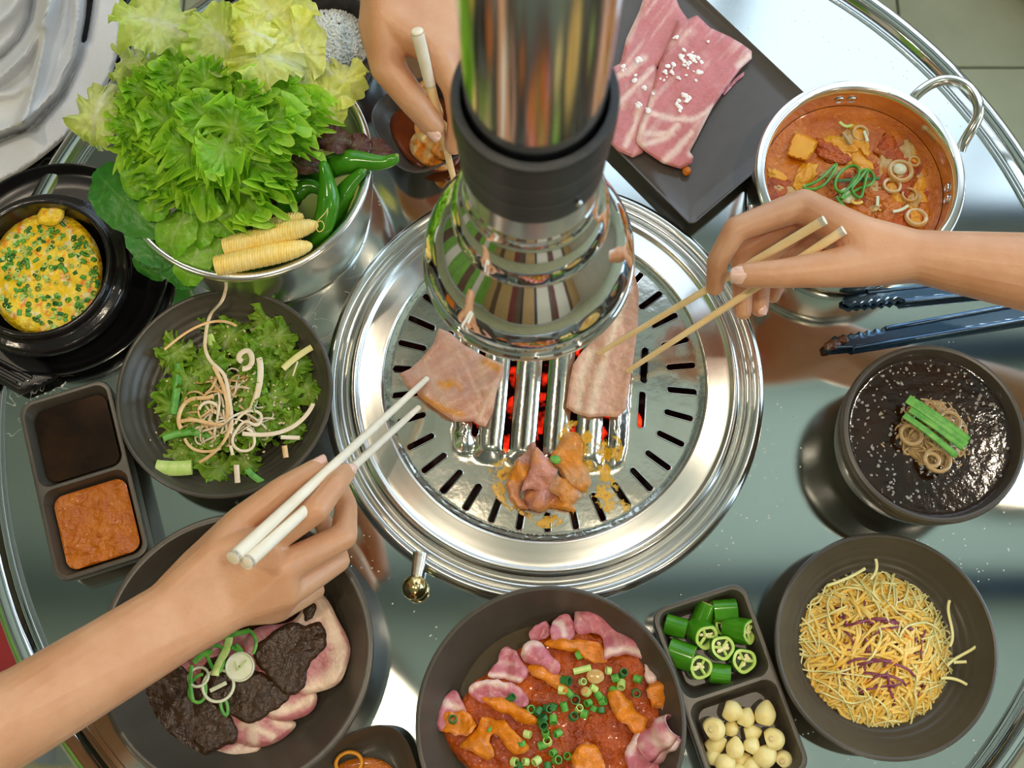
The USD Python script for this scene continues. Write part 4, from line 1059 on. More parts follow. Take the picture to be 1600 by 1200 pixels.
def grill_meat():
    m = lambda pts: cropmap(pts, 500, 400, 2.667)
    brown = np.array([.58, .34, .22])
    def ex(x, y, d, c):
        t = np.clip(pn(x, y, .03, 21) * 1.6 + .1, 0, .6)
        c = c * (1 - t[:, None]) + brown * t[:, None]
        s = np.clip(1.2 - seg_dist(x, y, m([(510, 530), (570, 545)])) / 11, 0, 1) * np.clip(pn(x, y, .12, 5) * 3 + .5, 0, 1)
        s = np.maximum(s, np.clip(1.1 - seg_dist(x, y, m([(420, 590), (520, 640), (590, 660)])) / 7, 0, .8)); s = np.maximum(s, np.clip(1.1 - seg_dist(x, y, m([(690, 440), (745, 470)])) / 8, 0, .8))
        return c * (1 - s[:, None]) + np.array([.60, .24, .02]) * s[:, None]
    A = m([(330, 490), (375, 470), (420, 430), (470, 370), (495, 300), (545, 320), (600, 370), (690, 420), (765, 450), (762, 500), (735, 570), (720, 650), (690, 712), (660, 705), (640, 690), (560, 690), (500, 650), (430, 600), (400, 570), (360, 540)])
    def w(x, y):
        u = (x - 700) * .5 + (y - 590) * .86
        return .0060 + .0035 * np.exp(-((y - 615) / 26) ** 2) + .0012 * np.sin(u / 5.0) + .003 * pn(x, y, .02, 2) + .004 * np.clip((x - 745) / 40, 0, 1)
    g, c = patch(A, .0155, .0055, 3, 9, w, meat_color((.52, .27, .19), (.66, .46, .34), 1.2, 12, [m([(660, 690), (700, 600), (740, 520)])], 5, .5, extra=ex), seed=6)
    single('grilled_pork_slice', g, 'meat', 'half-cooked brownish pork slice on the left of the grill, gripped by chopsticks', 'pork slice', smooth=True, col=c)
    Bm = m([(1040, 520), (1055, 450), (1090, 400), (1140, 350), (1200, 260), (1240, 170), (1275, 80), (1310, 75), (1328, 140), (1325, 300), (1300, 470), (1275, 640), (1240, 672), (1180, 668), (1120, 672), (1060, 655), (1025, 630)])
    fl = [m([(1130, 650), (1160, 520), (1200, 380), (1280, 130)]), m([(1075, 640), (1090, 500), (1130, 400)])]
    def w2(x, y): return .0065 + .002 * pn(x, y, .03, 4) + .0018 * np.cos((x - 935 + (y - 600) * .25) / 9.0)
    g, c = patch(Bm, .0160, .0060, 3, 8, w2, meat_color((.64, .36, .25), (.80, .60, .44), 1.35, 13, fl, 8, .4), seed=7)
    single('pork_belly_strip', g, 'meat_wet', 'pale strip of pork belly on the right of the grill below the chopsticks', 'pork belly', smooth=True, col=c)
    # marinated bundle
    org = np.array([.62, .22, .018])
    def mc(lean, seed, t0):
        def f(x, y, d):
            t = np.clip(pn(x, y, .035, seed) * 2 + t0, 0, 1)
            return mixc(lean, org, t) * (1 + .2 * pn(x, y, .1, seed + 1))[:, None]
        return f
    L = [([(780, 960), (790, 880), (850, 820), (890, 780), (900, 850), (860, 930), (840, 1010), (880, 1060), (830, 1045), (790, 1010)], .0, .0110, 'rolled left edge of the marinated pork bundle on the grill', (.50, .24, .17), .35),
         ([(960, 840), (1000, 780), (1030, 740), (1085, 755), (1095, 800), (1105, 860), (1128, 925), (1090, 985), (1040, 960), (990, 900)], .002, .0100, 'orange right fold of the marinated pork bundle', (.66, .34, .14), .75),
         ([(850, 1010), (900, 960), (980, 960), (1050, 1010), (1060, 1062), (980, 1050), (900, 1068)], .001, .0100, 'lower fold of the marinated pork bundle facing the slots', (.52, .22, .16), .5),
         ([(845, 980), (870, 890), (905, 800), (950, 845), (985, 900), (960, 960), (920, 985), (880, 970)], .0105, .0085, 'pinkish upper fold of the marinated pork bundle', (.66, .30, .24), .15),
         ([(945, 960), (985, 915), (1040, 950), (1085, 985), (1055, 1030), (1020, 1040), (985, 1000)], .0095, .0070, 'small tan fold on top of the marinated pork bundle', (.62, .36, .20), .4)]
    for k, (o, dh, th, lab, lean, t0) in enumerate(L):
        def w3(x, y, k=k): return .004 * pn(x, y, .04, k + 30) + .0030 * np.sin((x * (.5 - .3 * (k % 2)) + y * .3 * (1 if k % 3 else -1)) / 3.6 + k)
        g, c = patch(m(o), .0175 + dh, th, 3.2, 9, w3, mc(np.array(lean) * .85, k + 40, t0), smooth_n=70, seed=k, rough=7)
        single('marinated_pork_fold', g, 'meat_wet', lab, 'marinated pork', 'marinated pork bundle on the grill', smooth=True, col=c)
    single('scallion_piece', blob(P(868, 718, .036), .0045, .0034, .002, 1, .15, ang=-.4), 'scallion_green', 'green scallion bit on top of the grilling marinated pork', 'scallion', smooth=True)


grill_meat()


CLOCK = ['twelve', 'one', 'two', 'three', 'four', 'five', 'six', 'seven', 'eight', 'nine', 'ten', 'eleven']
_said = {}


def spot(dx, dy, rad):
    """where a piece lies in a round dish, by the clock face of the photo"""
    d = math.hypot(dx, dy) / rad
    if d < .2: return 'at the very centre'
    k = int(round(math.degrees(math.atan2(dx, -dy)) / 30)) % 12
    return ('near the rim' if d > .78 else 'halfway out' if d > .48 else 'just off centre') + f" at {CLOCK[k]} o'clock"


def once(lab, extra=('', 'upper ', 'third ', 'smaller ', 'overlapped ', 'lowest ')):
    n = _said.get(lab, 0); _said[lab] = n + 1
    return lab if n == 0 else extra[min(n, 5)] + lab


# ------------------------------------------------------------------ small food helpers
def ring_bit(r, L, n=10, wall=.35):
    """a cut piece of scallion: a short open tube"""
    ri = r * (1 - wall)
    return lathe([(ri, -L / 2), (r * .97, -L / 2), (r, -L / 2 + L * .06), (r, L / 2 - L * .06), (r * .97, L / 2), (ri, L / 2), (ri, -L / 2)], (0, 0, 0), n)


def tilt(g, p, rng, amt=1.0):
    X = rng.normal(size=3); X /= np.linalg.norm(X)
    N = np.array([0, 0, 1.0]) + amt * rng.normal(size=3); N /= np.linalg.norm(N)
    return frame(g, p, X, N)


def strands(n, c, rad, ztop, zlow, length, r, rng, curl=9.0, flat=.55, npts=16, sides=5):
    out = []
    for k in range(n):
        a, q = rng.uniform(0, 2 * np.pi), rad * math.sqrt(rng.uniform(0, .92)); p = np.array([q * math.cos(a), q * math.sin(a)])
        d = rng.uniform(0, 2 * np.pi); L = length * rng.uniform(.6, 1.3); st = L / npts; kap = rng.normal() * curl; lift = rng.uniform(-.35, .75); pts = []
        for i in range(npts):
            rr = np.linalg.norm(p) / rad
            z = zlow + (ztop - zlow) * max(0.0, 1 - rr * rr) * (.72 + .28 * lift) + .0015 * math.sin(i * .9 + k)
            pts.append([p[0], p[1], z])
            if rr > .9:
                inw = math.atan2(-p[1], -p[0]); dd = (inw - d + np.pi) % (2 * np.pi) - np.pi; d += np.clip(dd, -.6, .6)
            d += kap * st + rng.normal() * .10
            p = p + st * np.array([math.cos(d), math.sin(d)])
        out.append(tube(np.array(pts) + c, r * rng.uniform(.75, 1.25), sides, flat))
    return out


def torus(c, R_, r, n=28, m=8, N=(0, 0, 1), sq=1.0):
    a = np.linspace(0, 2 * np.pi, n, endpoint=False)
    g = tube(np.stack([R_ * np.cos(a), R_ * sq * np.sin(a), 0 * a], 1), r, m, closed=True)
    return frame(g, c, [1, 0.1, 0], N)


# ------------------------------------------------------------------ steamed egg
def egg():
    g = np.random.default_rng(21)
    o = [(8, 500), (-14, 455), (-14, 410), (8, 365), (32, 340), (52, 330), (72, 334), (100, 336), (128, 352), (150, 380), (160, 415), (157, 450), (144, 483), (118, 507), (85, 521), (50, 522), (26, 514)]
    def wv(x, y): return .0035 * pn(x, y, .035, 4) + .006 * np.exp(-(((x - 70) ** 2 + (y - 420) ** 2) / 4200)) + .0018 * pn(x, y, .12, 6)
    def cl(x, y, d):
        t = np.clip(pn(x, y, .05, 8) * 2 + .3, 0, 1)
        c = mixc((.84, .56, .008), (.88, .68, .07), t)
        w = np.clip(pn(x, y, .11, 9) * 5 - 1.3, 0, 1); c = c * (1 - w[:, None]) + np.array([.82, .74, .42]) * w[:, None]
        r = np.clip(pn(x, y, .13, 10) * 6 - 1.8, 0, 1)
        return c * (1 - r[:, None]) + np.array([.78, .22, .02]) * r[:, None]
    (v, f), c = patch(o, .030, .012, 4, 10, wv, cl, smooth_n=120)
    t = thing('steamed_egg', 'yellow steamed egg sprinkled with chopped chives filling the black pot', 'steamed egg', P(70, 420, .025))
    cu = part('custard', (v, f), 'egg', t, True, col=c)
    (v, f), c = patch([(48, 318), (62, 312), (80, 315), (97, 320), (101, 331), (96, 346), (72, 352), (56, 340), (62, 324)], .046, .006, 3, 5, lambda x, y: .003 * pn(x, y, .08, 3), cl, smooth_n=50)
    part('raised_flap', (v, f), 'egg', t, True, col=c)
    n = 0
    while n < 235:
        x, y = g.uniform(0, 158), g.uniform(335, 520)
        if ((x - 72) / 82) ** 2 + ((y - 430) / 84) ** 2 > 1 or g.random() > .95 - .45 * (pn(np.array([x]), np.array([y]), .03, 15)[0] < 0): continue
        hh = .0445 + float(wv(np.array([x]), np.array([y]))[0]) - .0025
        part('chive_piece', tilt(ring_bit(g.uniform(.0014, .0023), g.uniform(.003, .0055), 8), P(x, y, hh), g, .7), ('scallion_green', 'scallion_dark', 'scallion_light', 'scallion_green', 'scallion_light')[n % 5], cu, False)
        n += 1


egg()


# ------------------------------------------------------------------ salad
def salad():
    m = lambda x, y: (x / 2.667, 400 + y / 2.667)
    g = np.random.default_rng(31)
    base = B['salad'][1]
    single('salad_dressing', lathe([(.001, .0140), (.040, .0138), (.048, .0132), (.05, .0126), (.03, .011), (.001, .0105)], base + [0.004, 0.004, 0], 64), 'thin_marinade', 'thin brown dressing pooled under the salad leaves', 'sauce', smooth=True)
    lv = [(800, 720, 880, 660), (900, 720, 990, 780), (1090, 560, 1010, 640), (900, 500, 830, 420), (1080, 470, 1160, 430), (1170, 620, 1100, 560), (860, 780, 930, 720), (1130, 750, 1060, 690), (700, 470, 760, 350), (790, 380, 700, 440), (720, 600, 660, 560), (700, 680, 760, 600), (870, 330, 900, 290), (930, 400, 1010, 290), (1060, 300, 1170, 250), (1120, 380, 1210, 300), (1150, 400, 1060, 330), (1000, 470, 1080, 400), (1180, 520, 1280, 440), (1230, 600, 1330, 520), (1140, 580, 1220, 640), (1265, 505, 1315, 455), (820, 500, 760, 560), (880, 560, 960, 500),
          (700, 770, 760, 720), (720, 860, 800, 790), (790, 850, 850, 780), (880, 860, 950, 930), (1000, 830, 1060, 880), (1180, 700, 1260, 720), (1100, 650, 1190, 700), (940, 660, 860, 600), (1040, 720, 1120, 760), (780, 640, 860, 700), (1010, 580, 1090, 520), (840, 440, 930, 470)]
    for k, (x0, y0, x1, y1) in enumerate(lv):
        a, b = m(x0, y0), m(x1, y1); cx, cy = (x0 + x1) / 2, (y0 + y1) / 2
        dd = math.hypot(cx - 990, cy - 590) / 400; h = .030 - .014 * dd + g.uniform(-.003, .005)
        mid = ((a[0] + b[0]) / 2, (a[1] + b[1]) / 2); sc = 1.32
        sc = 1.05 if x1 > 1300 else 1.32
        a = (mid[0] + (a[0] - mid[0]) * sc, mid[1] + (a[1] - mid[1]) * sc); b = (mid[0] + (b[0] - mid[0]) * sc, mid[1] + (b[1] - mid[1]) * sc)
        where = spot(cx - 990, cy - 590, 420)
        put_leaf('salad_leaf', once('torn lettuce piece of the salad, ' + where), 'lettuce leaf', 'torn lettuce in the salad bowl', stem=(*a, h), tip=(*b, h + g.uniform(-.002, .006)), width=g.uniform(.027, .038), seed=200 + k,
                 cin=(.42, .58, .07), cout=(.12, .36, .015), cedge=(.34, .58, .03), ks=(4, 11, 24), amps=(.14, .12, .08), crinkle=.12, rag=.16, arch=.2, nth=110, nr=9, roll=g.uniform(-.5, .5), crib=(.50, .62, .26), ribw=.05)
    S = [([(940, 135), (915, 200), (875, 250), (858, 320), (855, 380), (880, 440), (930, 490), (950, 560), (965, 660), (960, 740)], .0017, 0, 'long white scallion strand rising over the far rim of the salad bowl'),
         ([(685, 390), (740, 345), (810, 300), (900, 272), (985, 292)], .0012, 1, 'thin orange-stained strand curving over the upper left of the salad'),
         ([(1080, 425), (1085, 500), (1070, 580), (1045, 650)], .0030, 0, 'wide white scallion strip right of the salad centre'),
         ([(1305, 615), (1270, 670), (1180, 730), (1090, 745), (1010, 740)], .0021, 0, 'white scallion strand sweeping to the right side of the salad'),
         ([(755, 690), (820, 685), (890, 700), (930, 700)], .0018, 1, 'orange-stained scallion strip at the middle left of the salad'),
         ([(755, 720), (750, 650), (790, 600), (860, 590), (890, 580)], .0020, 1, 'orange-stained scallion loop left of the salad centre'),
         ([(890, 460), (920, 520), (945, 600), (945, 690)], .0020, 1, 'orange-tinged scallion strip down the middle of the salad'),
         ([(830, 860), (890, 820), (940, 760), (960, 700)], .0016, 1, 'orange-stained strand at the lower centre of the salad'),
         ([(770, 760), (800, 800), (860, 815), (920, 800)], .0014, 1, 'brownish strand in the lower left of the salad'),
         ([(980, 700), (1010, 660), (1060, 645), (1090, 670), (1070, 705), (1030, 690), (990, 720), (970, 780), (1000, 810), (1050, 800), (1060, 760), (1030, 720)], .0014, 0, 'curled white scallion ring at the salad centre'),
         ([(830, 640), (860, 610), (900, 620), (910, 650)], .0015, 0, 'small white scallion curl left of the centre curl'),
         ([(1010, 440), (1000, 410), (1030, 395), (1050, 430), (1040, 460), (1010, 470)], .0026, 0, 'onion ring near the top of the salad'),
         ([(960, 790), (970, 830)], .0016, 0, 'short white strand end under the centre curl'),
         ([(1170, 755), (1250, 758)], .0020, 0, 'short pale stick at the lower right of the salad'),
         ([(1185, 790), (1192, 840)], .0026, 1, 'short tan stem piece at the lower right rim of the salad'),
         ([(985, 870), (990, 945)], .0026, 0, 'pale stem piece at the bottom of the salad'),
         ([(1240, 440), (1220, 500)], .0007, 0, 'hair-thin white strand under the yellow stem')]
    for pts, r, mt, lab in S:
        p = [P(*m(x, y), .034 - .012 * (math.hypot(x - 990, y - 590) / 420) ** 2 + .011 + (.016 if y < 240 else 0)) for x, y in pts]
        single('scallion_strand', tube(spline(p, 9 * len(pts)), r * (.86 if r > .0012 else 1), 8, .35), ('strand_cream', 'strand_orange')[mt], lab, 'scallion', 'scallion strands in the salad')
    for pts, r, mm, lab in [([(1180, 470), (1225, 430), (1300, 380)], .0028, 'slaw_white', 'yellow green stem lying at the upper right of the salad'), ([(650, 880), (720, 885), (800, 880)], .0062, 'scallion_light', 'thick green stem piece at the lower left of the salad'),
                            ([(720, 660), (735, 560), (745, 450)], .0034, 'scallion_green', 'long green scallion leaf on the left of the salad'), ([(680, 760), (780, 735), (880, 750)], .0030, 'scallion_green', 'green scallion leaf across the lower left of the salad'), ([(1030, 890), (1060, 920), (1110, 950)], .0026, 'scallion_green', 'green scallion leaf pointing at the hand from the salad'),
                            ([(870, 330), (890, 390), (905, 450)], .0036, 'scallion_light', 'pale green scallion strip at the top of the salad')]:
        p = [P(*m(x, y), .034) for x, y in pts]
        single('scallion_stalk', tube(spline(p, 24), r, 10, .4), mm, lab, 'salad greens')
    cc = P(*m(965, 655), .036) * [1, 1, 0] + [0, 0, TZ]; gg_ = np.random.default_rng(33)
    single('shredded_scallion', cat(strands(22, cc, .036, .047, .030, .050, .0010, gg_, 40, .5, 16, 6)), 'strand_cream', 'tangle of pale shredded scallion at the centre of the salad', 'scallion', kind='stuff', smooth=True)
    single('shredded_carrot', cat(strands(16, cc + [-.010, .004, 0], .034, .046, .030, .050, .0011, gg_, 40, .5, 16, 6)), 'strand_orange', 'tangle of orange-stained shreds left of the salad centre', 'vegetable shreds', kind='stuff', smooth=True)
    q = [blob(P(*m(x, y), .030), .0050, .0046, .003, k, .1, 3, 2) for k, (x, y) in enumerate([(985, 565)])]
    single('garlic_slice', q[0], 'slaw_yellow', 'yellow square-cut slice at the middle of the salad', 'garlic', smooth=True)
    se = []
    for k in range(130):
        x, y = 990 + g.normal() * 150, 600 + g.normal() * 150
        dd = math.hypot(x - 990, y - 590) / 400
        se.append(tilt(place(blob((0, 0, 0), .0014, .0009, .0006, k, 0, 1, 1), (0, 0, 0)), P(*m(x, y), .041 - .014 * dd), g, .4))
    single('sesame_seeds', cat(se), 'sesame', 'pale sesame seeds sprinkled over the salad', 'sesame seeds', kind='stuff', smooth=True)


salad()


# ------------------------------------------------------------------ slaw
def slaw():
    g = np.random.default_rng(41); base = B['slaw'][1]; off = P(1383, 1018, .03) - P(1386, 1012, .03); c = base + [off[0], off[1], 0]
    t = thing('slaw', 'heap of shredded yellow cabbage and carrot slaw with purple strands', 'slaw', c)
    part('heap_core', blob(c + [0, 0, .013], .052, .052, .017, 4, .12), 'slaw_core', t, True)
    for nm, n, mt, ln, r, zz, rad in [('yellow_shreds', 270, 'slaw_yellow', .085, .00140, .047, .063), ('white_shreds', 90, 'slaw_white', .060, .0008, .0495, .067), ('carrot_shreds', 46, 'slaw_orange', .045, .0009, .0500, .059), ('purple_shreds', 64, 'slaw_purple', .048, .0010, .0505, .058)]:
        part(nm, cat(strands(n, c, rad, zz, .012, ln, r, g, 24, npts=18)), mt, t, True, kind='stuff', label={'yellow_shreds': None, 'white_shreds': 'pale white cabbage shreds', 'carrot_shreds': 'orange carrot shreds', 'purple_shreds': 'purple cabbage shreds'}[nm])
    for pts in [[(1480, 1040), (1500, 1025), (1518, 1015), (1531, 1005)], [(1484, 1010), (1487, 980), (1482, 945), (1484, 938)], [(1470, 1060), (1495, 1062), (1511, 1070)], [(1360, 905), (1370, 885), (1368, 873)], [(1292, 915), (1320, 905), (1352, 888)], [(1490, 1035), (1510, 1034)]]:
        part('stray_shred', tube(spline([P(x, y, .030) for x, y in pts], 16), .0013, 6, .5), 'slaw_white', t, True)


slaw()


# ------------------------------------------------------------------ noodle soup
def soup():
    g = np.random.default_rng(51); base, r = B['soup'][1], B['soup'][2]; z = .0655
    liquid('cold_broth', 'dark brown icy broth in the deep right-hand bowl', 'broth', base, r - .0052, z, 'broth_dark')
    m = lambda x, y: (1000 + x / 2.667, 400 + y / 2.667)
    c = P(*m(1220, 745), z)
    t = thing('noodle_nest', 'nest of pale translucent noodles in the middle of the dark broth', 'noodles', c)
    part('strands', cat(strands(85, c, .0285, .0115, -.002, .055, .0011, g, 70, .8, 18, 6)), 'noodle', t, True, kind='stuff')
    part('nest_core', blob(c, .0235, .0235, .0075, 3, .15), 'noodle', t, True)
    for k, (x, y, q) in enumerate([(1130, 745, .0080), (1240, 850, .0095), (1215, 850, .0055), (1170, 690, .0070), (1290, 690, .0080)]):
        part('noodle_coil', torus(P(*m(x, y), z + .0105), q, .0018, 24, 8, (.1, .2, 1)), 'noodle', t, True)
    for a, b, lab in [((1112, 600), (1362, 785), 'upper green scallion stick on the noodles'), ((1125, 640), (1345, 800), 'middle green scallion stick on the noodles'), ((1100, 662), (1318, 832), 'lower green scallion stick on the noodles'), ((1120, 590), (1370, 765), 'thin green scallion stick behind the others on the noodles')]:
        A, Bq = P(*m(*a), z + .0150), P(*m(*b), z + .0150)
        single('scallion_stick', tube(spline([A, (A + Bq) / 2 + [0, 0, .002], Bq], 14), .0027, 10, .5), 'scallion_green', lab, 'scallion', 'scallion sticks on the noodles')
    chips = []
    for k in range(270):
        a, q = g.uniform(0, 6.28), (r - .009) * math.sqrt(g.uniform(.12, 1))
        p = base + [q * math.cos(a), q * math.sin(a), z + .0004]
        if np.linalg.norm(p[:2] - c[:2]) < .026: continue
        s = g.uniform(.0004, .0012)
        chips.append(blob(p, s * 1.4, s, s * .7, k, .5, 4, 1, g.uniform(0, 3)))
    single('ice_chips', cat(chips), 'ice_chip', 'crushed ice chips floating in the dark broth', 'ice', kind='stuff', smooth=False)


soup()


# ------------------------------------------------------------------ kimchi stew
def stew():
    g = np.random.default_rng(61); base, ri, hp = SP[1], SP[2], SP[3]; z = .044
    liquid('stew_broth', 'glossy orange red broth of the kimchi stew', 'stew', base, ri - .0003, z, 'stew_broth')
    m = lambda x, y: (1160 + x / 4.21, 100 + y / 4.21)
    mm = lambda pts: [m(*q) for q in pts]
    (gg, _) = patch(mm([(345, 440), (425, 470), (502, 512), (470, 580), (420, 642), (350, 625), (288, 600), (310, 520)]), z - .003, .011, 3, 3, None, None)
    single('tofu_cube', gg, 'tofu', 'orange-stained tofu cube at the left of the stew', 'tofu')
    (gg, _) = patch(mm([(740, 530), (800, 540), (850, 580), (830, 620), (790, 600)]), z - .002, .006, 3, 3, None, None)
    single('tofu_piece', gg, 'tofu', 'small broken tofu piece in the middle of the stew', 'tofu')
    # kimchi and other lumps
    def stew_words(col, s, x, y):
        w = {'stew_broth': 'bright orange', 'tofu': 'golden orange', 'red_marinade': 'deep red', 'onion_amber': 'amber'}[col]
        z_ = 'large' if s > .0078 else 'small' if s < .006 else 'middling'
        return once(f'{z_} {w} kimchi piece in the stew {spot(x - 760, y - 800, 640)}'), 'kimchi', 'kimchi pieces in the stew'
    k = 0; pos = []
    while k < 105:
        x, y = g.uniform(180, 1300), g.uniform(420, 1500)
        w = P(*m(x, y), z)
        if np.linalg.norm(w[:2] - base[:2]) > ri - .012 or (250 < x < 520 and 420 < y < 660) or y < 470 + .15 * abs(x - 600): continue
        a = g.uniform(0, 3.1); s = g.uniform(.0045, .0115)
        col = ('stew_broth', 'tofu', 'red_marinade', 'onion_amber')[int(g.integers(0, 4))]
        single('kimchi_piece', blob(w + [0, 0, g.uniform(-.0012, .0012)], s * 1.35, s * .75, s * .36, k, .5, 4.5, 3, a), col, *stew_words(col, s, x, y), smooth=True)
        k += 1
    for x, y, R_, r, N, lab in [(1040, 705, .0093, .0022, (.1, .1, 1), 'large onion ring in the right half of the stew'), (985, 800, .0068, .0016, (-.2, .2, 1), 'onion ring below the large one in the stew'), (1145, 1010, .0080, .0022, (.1, .3, 1), 'onion ring near the forearm in the stew'), (775, 455, .0062, .0014, (.2, -.1, 1), 'greenish scallion ring at the far side of the stew'),
                                (1130, 640, .0042, .0013, (.4, 0, 1), 'small onion ring beside the large one in the stew'), (1100, 860, .0060, .0012, (-.3, .1, 1), 'thin onion ring on the right of the stew')]:
        single('onion_ring', torus(P(*m(x, y), z + .004), R_, r, 30, 8, N), 'onion_amber', lab, 'onion ring', 'onion rings in the stew', smooth=True)
    single('onion_core', blob(P(*m(1035, 690), z + .004), .0058, .0052, .0030, 3, .15), 'scallion_white', 'white onion core inside the large onion ring', 'onion', smooth=True)
    single('onion_core', blob(P(*m(690, 865), z + .0050), .0068, .0072, .0040, 5, .12), 'scallion_white', 'white scallion bulb piece under the green loops', 'scallion', smooth=True)
    G = [([(410, 805), (500, 765), (600, 672), (612, 682), (560, 770), (500, 815), (430, 825)], 'flat green scallion loop nearest the knuckles in the stew'), ([(610, 810), (630, 730), (700, 675), (755, 680), (760, 740), (700, 815), (650, 845)], 'tall green scallion loop in the middle of the stew'),
         ([(650, 890), (700, 810), (770, 715), (830, 700), (865, 750), (830, 800), (750, 830)], 'wide green scallion loop right of the tall one'), ([(820, 700), (760, 770), (720, 830), (770, 880), (800, 800)], 'narrow green scallion loop crossing the others')]
    for q, (pts, lab) in enumerate(G):
        p = np.array([P(*m(x, y), z + .0085 + .0015 * (q % 2)) for x, y in pts + pts[:1]])
        t_ = np.arange(len(p)); cs = CubicSpline(t_, p, bc_type='periodic')(np.linspace(0, t_[-1], 50)[:-1])
        single('scallion_loop', tube(cs, .00125, 8, 1.5, closed=True), 'scallion_green', lab, 'scallion', 'green scallion loops on the stew')
    for pts, mt, lab in [([(600, 770), (750, 760), (900, 752)], 'scallion_dark', 'straight green scallion strip across the loops'), ([(690, 960), (640, 900), (620, 870)], 'scallion_green', 'short green strip at the knuckles'), ([(710, 870), (730, 910), (790, 905)], 'slaw_yellow', 'yellow strand below the green loops'),
                         ([(990, 970), (1040, 960), (1090, 930)], 'scallion_white', 'white strip near the forearm in the stew'), ([(890, 870), (888, 935)], 'scallion_white', 'small white sliver in the stew'), ([(640, 380), (690, 410), (720, 400)], 'scallion_light', 'light green scallion end at the far side of the stew'), ([(800, 440), (825, 510)], 'scallion_white', 'white stem piece in the far ring'),
                         ([(660, 450), (715, 530)], 'noodle', 'thin bean sprout strand left of the far ring')]:
        single('scallion_strip', tube(spline([P(*m(x, y), z + .007) for x, y in pts], 18), .0014, 8, .6), mt, lab, 'scallion')


stew()


# ------------------------------------------------------------------ red marinated pork bowl
def pork():
    g = np.random.default_rng(71); base, r = B['pork'][1], B['pork'][2]
    liquid('marinade', 'thin brown marinade pooled at the bottom of the red pork bowl', 'marinade', base, .079, .022, 'thin_marinade')
    m = lambda pts: cropmap(pts, 640, 900, 3.478)
    o = m([(255, 700), (330, 610), (430, 520), (560, 420), (700, 330), (850, 260), (960, 270), (1080, 330), (1220, 360), (1310, 450), (1380, 560), (1440, 700), (1470, 860), (1415, 1000), (1330, 1110), (1180, 1200), (980, 1250), (760, 1250), (560, 1200), (390, 1100), (260, 990), (175, 870), (190, 780)])
    ctr = np.array(m([(840, 860)]))[0]
    dome = lambda x, y: .006 * np.clip(1 - (((x - ctr[0]) / 190) ** 2 + ((y - ctr[1]) / 175) ** 2), -1, 1)
    (gg, _) = patch(o, .020, .011, 4.5, 16, lambda x, y: dome(x, y) + .0026 * pn(x, y, .06, 71), None, smooth_n=150, rough=5, seed=9)
    single('red_marinade_sauce', gg, 'red_marinade', 'thick orange red marinade covering the heap of pork slices', 'sauce', smooth=True)
    lumps = []
    for k in range(170):
        q = ctr + [g.normal() * 95, g.normal() * 90]
        if not Polygon(o).buffer(-14).contains(Point(*q)): continue
        hh = .0295 + float(dome(np.array([q[0]]), np.array([q[1]]))[0]); s_ = g.uniform(.0012, .0034)
        lumps.append(blob(P(*q, hh), s_ * 1.4, s_, s_ * .8, k, .35, 3, 2, g.uniform(0, 3)))
    single('marinade_lumps', cat(lumps), 'red_marinade', 'small wet lumps of chopped garlic and paste in the red marinade', 'sauce', kind='stuff', smooth=True)
    PK = np.array([.54, .155, .195]); OR = np.array([.70, .21, .006])
    def sl(lab, pts, fat=(), lean=PK, orange=(), dh=0.0, th=.005, wob=.0025, k=0, fw=6, sm=50):
        def ex(x, y, d, c):
            if not orange: return c
            t = np.zeros_like(x)
            for l in orange: t = np.maximum(t, np.clip(1.35 - seg_dist(x, y, m(l)) / (16 * (1 + .7 * pn(x, y, .06, k + 3))), 0, 1))
            return c * (1 - t[:, None]) + (OR * (1 + .3 * pn(x, y, .09, k + 4))[:, None]) * t[:, None]
        a = k * 1.3
        def w(x, y): return dome(x, y) + wob * np.sin(((x - ctr[0]) * math.cos(a) + (y - ctr[1]) * math.sin(a)) / 9 + k) + .004 * pn(x, y, .05, k)
        gg, c = patch(m(pts), .0295 + dh, th * .62, 3.0, 4.5, w, meat_color(lean, (.80, .56, .50), a, 80 + k, [m(q) for q in fat], fw, .35, extra=ex), smooth_n=sm, rough=5 if not orange else 9, seed=k)
        single('marinated_pork_slice', gg, 'meat_wet' if orange else 'meat', lab, 'pork slice', 'marinated pork slices in the bottom bowl', smooth=True, col=c)
    sl('long dark pink folded pork slice at the top right of the red pork bowl', [(905, 190), (960, 182), (1040, 215), (1130, 275), (1220, 340), (1268, 395), (1275, 450), (1180, 425), (1060, 450), (1055, 350), (980, 310), (925, 318), (895, 250)], [[(1060, 420), (1160, 395), (1265, 415)]], k=1, dh=.006)
    sl('fat-edged pork fold left of the long dark pink slice', [(765, 265), (800, 225), (860, 210), (895, 250), (890, 330), (850, 372), (780, 345)], [[(780, 250), (830, 260), (840, 320)]], k=2, dh=.006)
    sl('small pink pork tip at the upper edge of the heap', [(648, 318), (700, 262), (742, 242), (765, 290), (730, 345), (665, 348)], k=3, dh=.003)
    sl('rounded pork fold with a fatty top edge in the upper middle', [(605, 420), (640, 358), (700, 352), (740, 395), (790, 450), (825, 505), (790, 545), (720, 490), (660, 480), (615, 460)], [[(610, 420), (650, 360), (720, 360)]], k=4, dh=.006)
    sl('triangular pink pork slice with a white lower edge at upper left', [(428, 545), (480, 450), (522, 385), (570, 395), (610, 460), (645, 515), (600, 575), (510, 565)], [[(430, 540), (510, 545), (600, 565)]], k=5, dh=.003)
    sl('pale-edged pork slice pointing left in the middle of the heap', [(312, 622), (350, 580), (420, 562), (530, 575), (590, 600), (645, 690), (600, 715), (500, 672), (410, 690), (355, 665)], [[(330, 610), (410, 570), (520, 590)]], k=6, dh=.004)
    sl('leftmost pink pork fold at the rim of the heap', [(138, 800), (165, 720), (200, 650), (245, 625), (285, 690), (310, 745), (250, 775), (165, 838)], [[(190, 690), (270, 720)]], k=7, dh=.002)
